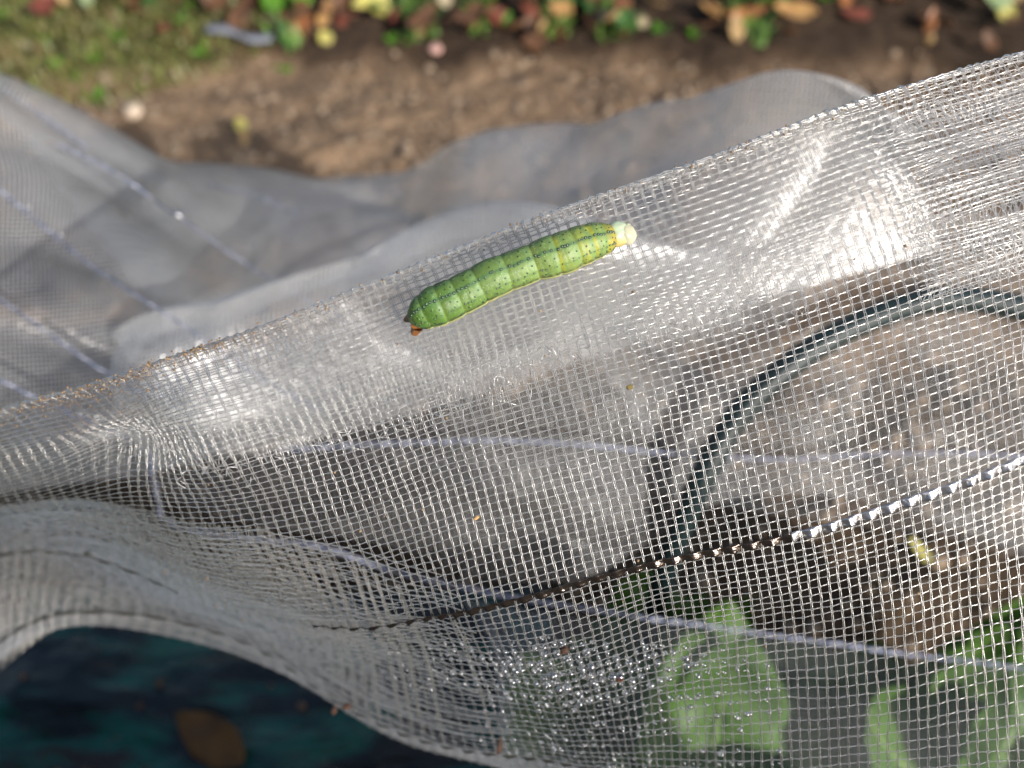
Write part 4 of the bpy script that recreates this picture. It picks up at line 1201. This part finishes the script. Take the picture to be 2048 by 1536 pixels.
ll = (np.clip((aTH - 1.44) / 0.03, 0, 1) * np.clip((1.60 - aTH) / 0.05, 0, 1) * 0.8)[..., None]
colr = colr * (1 - ll) + np.array([0.80, 0.72, 0.32]) * ll
bl_ = np.clip((aTH - 1.66) / 0.1, 0, 1)[..., None]
colr = colr * (1 - bl_) + np.array([0.36, 0.46, 0.16]) * bl_
tb = np.clip(1 - (ZX - 205) / 55, 0, 1)[..., None] * np.clip(0.35 + 0.5 * np.sin(TH) , 0, 1)[..., None]
colr = colr * (1 - tb) + np.array([0.26, 0.13, 0.02]) * tb
hb = np.clip((ZX - 1560) / 55, 0, 1)[..., None] * 0.8
colr = colr * (1 - hb) + np.array([0.45, 0.34, 0.05]) * hb
cat_loc = C0[NR // 2] - dor[NR // 2] * Rm[NR // 2]
cater = empty("caterpillar", tuple(float(c_) for c_ in cat_loc))
tag(cater, "plump green caterpillar with dark and white dots resting on the clear mesh", "caterpillar")
colr = colr * 0.88
BVv = np.concatenate([BV.reshape(-1, 3), C0[:1], C0[-1:]])
bq = grid_quads(NR, NS, True)
capA = np.stack([np.full(NS, NR * NS), np.roll(np.arange(NS), -1), np.arange(NS), np.arange(NS)], -1)
body = mesh_np("body", BVv, bq if (np.cross(tn[5], dor[5]) @ lat[5]) > 0 else bq[:, ::-1], M_BODY,
               colr=np.concatenate([colr.reshape(-1, 3), colr[0].mean(0, keepdims=True), colr[-1].mean(0, keepdims=True)]))
adopt(body, cater)

def on_body(z_, th_, k_=1.0):
    s_ = np.interp(z_, zx, np.arange(NR)); i0 = np.clip(s_.astype(int), 0, NR - 2); f_ = (s_ - i0)[:, None]
    g_ = lambda T: T[i0] * (1 - f_) + T[i0 + 1] * f_
    c_ = g_(C0); r_ = (Rm[i0] * (1 - f_[:, 0]) + Rm[i0 + 1] * f_[:, 0])
    d_, l_, t_ = g_(dor), g_(lat), g_(tn)
    pos = body_pt(c_, r_, d_, l_, th_, k_)
    nn = d_ * np.cos(th_)[:, None] + l_ * np.sin(th_)[:, None]
    return pos, nn, t_
def domes(z_, th_, rad, hgt, sink=0.0):
    z_ = np.asarray(z_, float); th_ = np.asarray(th_, float); rad = np.asarray(rad, float)
    pos, nn, t_ = on_body(z_, th_)
    b_ = np.cross(nn, t_); b_ /= np.linalg.norm(b_, axis=-1, keepdims=True); a_ = np.cross(b_, nn)
    an = np.arange(8) * math.pi / 4
    rings = []
    for f_, h_ in ((1.0, -0.35), (0.95, 0.25), (0.6, 0.8), (0.05, 1.0)):
        rings.append(pos[:, None] + (a_[:, None] * np.cos(an)[None, :, None] + b_[:, None] * np.sin(an)[None, :, None]) * (rad * f_)[:, None, None] + nn[:, None] * (hgt * h_ + sink))
    V = np.stack(rings, 1)
    q_ = grid_quads(4, 8, True)
    Q = (q_[None] + (np.arange(len(z_)) * 32)[:, None, None]).reshape(-1, 4)
    return V.reshape(-1, 3), Q
dz, dt, dr = [], [], []     # dark rings / dots
wz, wt, wr_ = [], [], []    # white centres
def ring_dot(z_, t_, r_=0.00017, white=True):
    r_ *= 1.08
    dz.append(z_); dt.append(t_); dr.append(r_)
    if white: wz.append(z_); wt.append(t_); wr_.append(r_ * 0.34)
for a_, b_ in zip(lo[:-1], hi[:-1]):
    w_ = b_ - a_
    if a_ < 230: continue
    nrow = [0.12, 0.27, 0.43, 0.56, 0.82] if w_ > 120 else [0.2, 0.42, 0.62, 0.85]
    for f_ in nrow:
        if rng.random() < 0.93: ring_dot(a_ + w_ * (f_ + rng.normal(0, 0.02)), rng.normal(0.0, 0.03), 0.00020 + 0.00004 * rng.random())
    for sg in (-1, 1):
        ring_dot(a_ + w_ * 0.50, sg * 0.36 + rng.normal(0, 0.03), 0.00012, False)
        ring_dot(a_ + w_ * 0.84, sg * 0.44 + rng.normal(0, 0.03), 0.00012, False)
        for f_ in (nrow[:2] + nrow[2:]):
            if rng.random() < 0.85: ring_dot(a_ + w_ * (f_ + rng.normal(0, 0.03)), sg * (0.80 + rng.normal(0, 0.03)), 0.00016)
        ring_dot(a_ + w_ * 0.60, sg * 0.66, 0.00013, False)
        for _k in range(7):
            ring_dot(a_ + w_ * rng.random(), sg * rng.uniform(1.05, 1.42), 0.00011 + 0.00005 * rng.random(), rng.random() < 0.3)
dv, dq = domes(dz, dt, dr, 0.000035)
adopt(tag(mesh_np("dark_dots", dv, dq, M_SPOT_D), kind="stuff"), cater)
wv, wq = domes(wz, wt, wr_, 0.00004, 0.00003)
adopt(tag(mesh_np("white_dots", wv, wq, M_SPOT_W), kind="stuff"), cater)
n = 420
sv, sq_ = domes(rng.uniform(260, 1560, n), rng.uniform(-1.1, 1.1, n), rng.uniform(0.00003, 0.00006, n), 0.00002)
adopt(tag(mesh_np("pale_speckles", sv, sq_, principled("pale_speckle", (0.42, 0.58, 0.22), 0.4)), kind="stuff"), cater)

# head capsule and mouthparts
def lump(name, center, axes, mat, parent, tint=None, seed=0, amt=0.05, sub=4, pinch=None):
    bm = bmesh.new(); bmesh.ops.create_icosphere(bm, subdivisions=sub, radius=1)
    v = np.array([w.co[:] for w in bm.verts]); f = np.array([[x.index for x in p_.verts] for p_ in bm.faces]); bm.free()
    k_ = 1 + amt * vnoise(v * 2.2 + seed, seed) + amt * 0.4 * vnoise(v * 6 + seed, seed)
    if pinch: k_ = k_ * (1 - pinch * np.exp(-(v[:, 1] / 0.18) ** 2) * np.clip(v[:, 2], 0, 1))
    A_ = np.array(axes)
    pv = center + (v * k_[:, None]) @ A_
    tn_ = None if tint is None else tint(v)
    return adopt(mesh_np(name, pv, f, mat, colr=tn_), parent)
te, de, le = tn[-1], dor[-1], lat[-1]
def zpx(zx_, zy_, d): return P(760 + zx_ / ZS, 400 + zy_ / ZS, d)
dh = dax[-1]
hw = 92 / ZS * dh / F
def head_tint(v):
    base_ = np.tile(np.array([0.50, 0.60, 0.40]), (len(v), 1))
    t_ = np.clip(v[:, 0] * 1.6 - 0.6, 0, 1)[:, None]; base_ = base_ * (1 - t_) + np.array([0.50, 0.40, 0.20]) * t_
    t_ = np.clip(v[:, 1] * 1.5 - 0.55, 0, 1)[:, None] * 0.8; base_ = base_ * (1 - t_) + np.array([0.62, 0.40, 0.04]) * t_
    t_ = np.clip(-v[:, 0] * 1.6 - 0.5, 0, 1)[:, None]; base_ = base_ * (1 - t_) + np.array([0.48, 0.36, 0.06]) * t_
    return base_
head = lump("head", zpx(1680, 240, dh), [te * hw * 1.22, le * hw, de * hw * 0.85], M_HEAD, cater, head_tint, 3, 0.05, 4, 0.06)
hc = zpx(1680, 240, dh)
sub_root = head
def sub_lump(name, center, axes, mat, parent, seed=0, tint=None):
    o_ = lump(name, center, axes, mat, cater, tint, seed, 0.10, 3)
    loc = o_.location.copy(); o_.parent = parent; o_.location = (0, 0, 0)
    return o_
cone = lambda v: np.tile(np.array([0.52, 0.50, 0.34]), (len(v), 1))
sub_lump("mouthparts", zpx(1738, 240, dh), [te * hw * 0.78, le * hw * 0.90, de * hw * 0.72], M_HEAD, head, 5, cone)
sub_lump("cheek", zpx(1745, 195, dh - 0.0003), [te * hw * 0.35, le * hw * 0.32, de * hw * 0.35], M_HEAD, head, 7, cone)
sub_lump("cheek", zpx(1745, 292, dh - 0.0001), [te * hw * 0.30, le * hw * 0.20, de * hw * 0.25], M_CREAM, head, 8)
# anal claspers
def cone_part(name, p0, p1, r0, r1, mat, seed=0):
    c_ = np.linspace(0, 1, 9)[:, None] * (np.array(p1) - np.array(p0)) + np.array(p0)
    rr = np.linspace(r0, r1, 9) * (1 + 0.04 * np.sin(np.linspace(0, 7, 9) + seed)); rr[-2] *= 0.85; rr[-1] *= 0.3
    v, q_ = tubes(c_[None], rr[None], 14)
    return adopt(mesh_np(name, v, q_, mat), cater)
dt_ = float(dax[0])
cone_part("clasper", zpx(228, 825, dt_), zpx(172, 850, dt_ + 0.0015), 0.00085, 0.00035, M_CLASP, 1)["label"] = "dark brown clasper at the tail"
cone_part("clasper", zpx(262, 895, dt_ + 0.0005), zpx(238, 952, dt_ + 0.0015), 0.0009, 0.0005, M_PROLEG, 2)["label"] = "orange clasper at the tail"
# small orange prolegs peeping out below
for (za, zb) in [((1560, 388), (1578, 400)), ((1478, 430), (1488, 442))]:
    cone_part("proleg", zpx(*za, float(np.interp(za[0], Zt[:, 0], dax)) + 0.0012), zpx(*zb, float(np.interp(za[0], Zt[:, 0], dax)) + 0.0018), 0.00042, 0.0003, M_CREAM)

# ------------------------------------------------------------------ water droplets caught in the mesh
dc, drad = [], []
for k_ in range(2600):
    px = rng.uniform(780, 1560); py = rng.uniform(1265, 1536)
    if px < 960 and py > 1400: continue
    prob = 0.2 + 0.8 * math.exp(-((px - 1150) / 170) ** 2 - ((py - 1330) / 60) ** 2)
    if py < 1262 + abs(px - 1150) * 0.12: continue
    if rng.random() > prob * 1.1: continue
    kk = np.argmin((flatpx[:, 0] - px) ** 2 + (flatpx[:, 1] - py) ** 2)
    iu, iv = np.unravel_index(kk, S.shape[:2])
    u = round(UL[iu]) + rng.choice([-0.14, 0.14]); v = round(VL[iv]) + rng.choice([-0.12, 0.12]) + 0.1
    u = float(np.clip(u, UL[0], UL[-1])); v = float(np.clip(v, 0, 71))
    pos = lookup(W, np.array([u]), np.array([v]))[0] + lookup(nrm, np.array([u]), np.array([v]))[0] * rng.uniform(0.0, 0.00015)
    dc.append(pos); drad.append(0.00018 + 0.00042 * rng.random() ** 2 * (0.5 + prob))
bm = bmesh.new(); bmesh.ops.create_icosphere(bm, subdivisions=2, radius=1)
sv_ = np.array([w.co[:] for w in bm.verts]); sf = np.array([[x.index for x in p_.verts] for p_ in bm.faces]); bm.free()
dc = np.array(dc); drad = np.array(drad)
k_ = len(dc)
V = sv_[None] * drad[:, None, None] * (1 + 0.25 * (rng.random((k_, 1, 3)) - 0.5)) + dc[:, None]
Q = (sf[None] + (np.arange(k_) * len(sv_))[:, None, None]).reshape(-1, 3)
o = mesh_np("water_droplets", V.reshape(-1, 3), Q, M_WATER)
tag(o, "clear water droplets caught in the cells of the mesh", "droplets", kind="stuff")

# ------------------------------------------------------------------ soil grains rubbed into the fold
gu = np.concatenate([rng.uniform(NW0, 22, 520) , rng.uniform(20, 100, 130), rng.uniform(5, 100, 70)])
gv = np.concatenate([np.abs(rng.normal(0, 1.6, 520)) * np.clip(1.3 - (gu[:520] - 0) / 30, 0.3, 1.4), np.abs(rng.normal(0, 0.6, 130)), rng.uniform(2, 60, 70)])
gp = lookup(W, gu, np.clip(gv, 0, 70)) + lookup(nrm, gu, np.clip(gv, 0, 70)) * 0.0002
gp[:650] += np.array([0, 0.0003, 0.0004]) * rng.random((650, 1)) * 2
v, f = blobs(gp, 0.00006 + 0.00019 * rng.random(len(gp)) ** 2)
tone = (0.6 + 0.7 * rng.random((len(gp), 1))) * np.array([0.27, 0.18, 0.10])
o = mesh_np("soil_grains", v, f, M_CRUMB, smooth=False, colr=np.repeat(tone, len(ICO_V), 0))
tag(o, "tan grains of soil caught along the top fold of the net", "soil", kind="stuff")

# ------------------------------------------------------------------ bits of debris stuck to the net
def debris(px, py, lpx, wpx, rot, label, mat=M_BARK, name="bark_chip"):
    kk = np.argmin((flatpx[:, 0] - px) ** 2 + (flatpx[:, 1] - py) ** 2)
    iu, iv = np.unravel_index(kk, S.shape[:2])
    c_ = W[iu, iv] + nrm[iu, iv] * 0.0004; d = S[iu, iv, 2]
    L = lpx * d / F; w_ = wpx * d / F
    bm = bmesh.new(); bmesh.ops.create_icosphere(bm, subdivisions=3, radius=1)
    R_ = np.array([1.0, 0, 0]); U_ = np.array([0, sp, cp])
    ax = R_ * math.cos(rot) + U_ * math.sin(rot); bx = -R_ * math.sin(rot) + U_ * math.cos(rot)
    for w in bm.verts:
        v = np.array(w.co[:]); v = np.sign(v) * np.abs(v) ** 0.6
        v = v * (1 + 0.25 * float(vnoise(v * 2 + px, 4)))
        w.co = Vector(ax * v[0] * L / 2 + bx * v[1] * w_ / 2 + nrm[iu, iv] * v[2] * w_ * 0.35)
    me = bpy.data.meshes.new(name); bm.to_mesh(me); bm.free()
    for p_ in me.polygons: p_.use_smooth = True
    me.materials.append(mat)
    o_ = bpy.data.objects.new(name, me); col.objects.link(o_); o_.location = tuple(c_)
    return tag(o_, label, "bark chip" if name == "bark_chip" else "debris")
debris(1001, 1490, 34, 9, 1.45, "dark brown stick of bark stuck upright to the lower net")
debris(667, 1420, 20, 9, 1.3, "small brown bark chip on the hem of the net over the tarpaulin")
debris(697, 1409, 18, 10, 0.1, "flat brown bark chip on the hem tape", M_BARK)
debris(1130, 1282, 17, 13, 0.4, "round brown crumb of bark among the water droplets")
debris(1241, 1342, 13, 10, 0.2, "tiny reddish crumb of bark below the round one in the droplets", principled("red_bark", (0.10, 0.03, 0.012), 0.7))
debris(1256, 776, 12, 9, 0.3, "tiny olive fleck on the mesh below the caterpillar", principled("olive_fleck", (0.16, 0.12, 0.03), 0.8), "plant_fleck")
debris(954, 1031, 12, 6, 0.6, "tiny tan husk on the mesh above the shiny tape", principled("tan_husk", (0.5, 0.3, 0.12), 0.8), "plant_fleck")
debris(181, 1103, 14, 7, -0.1, "black knot at the broken end of the dull tape", M_TAPE_DARK, "tape_knot")
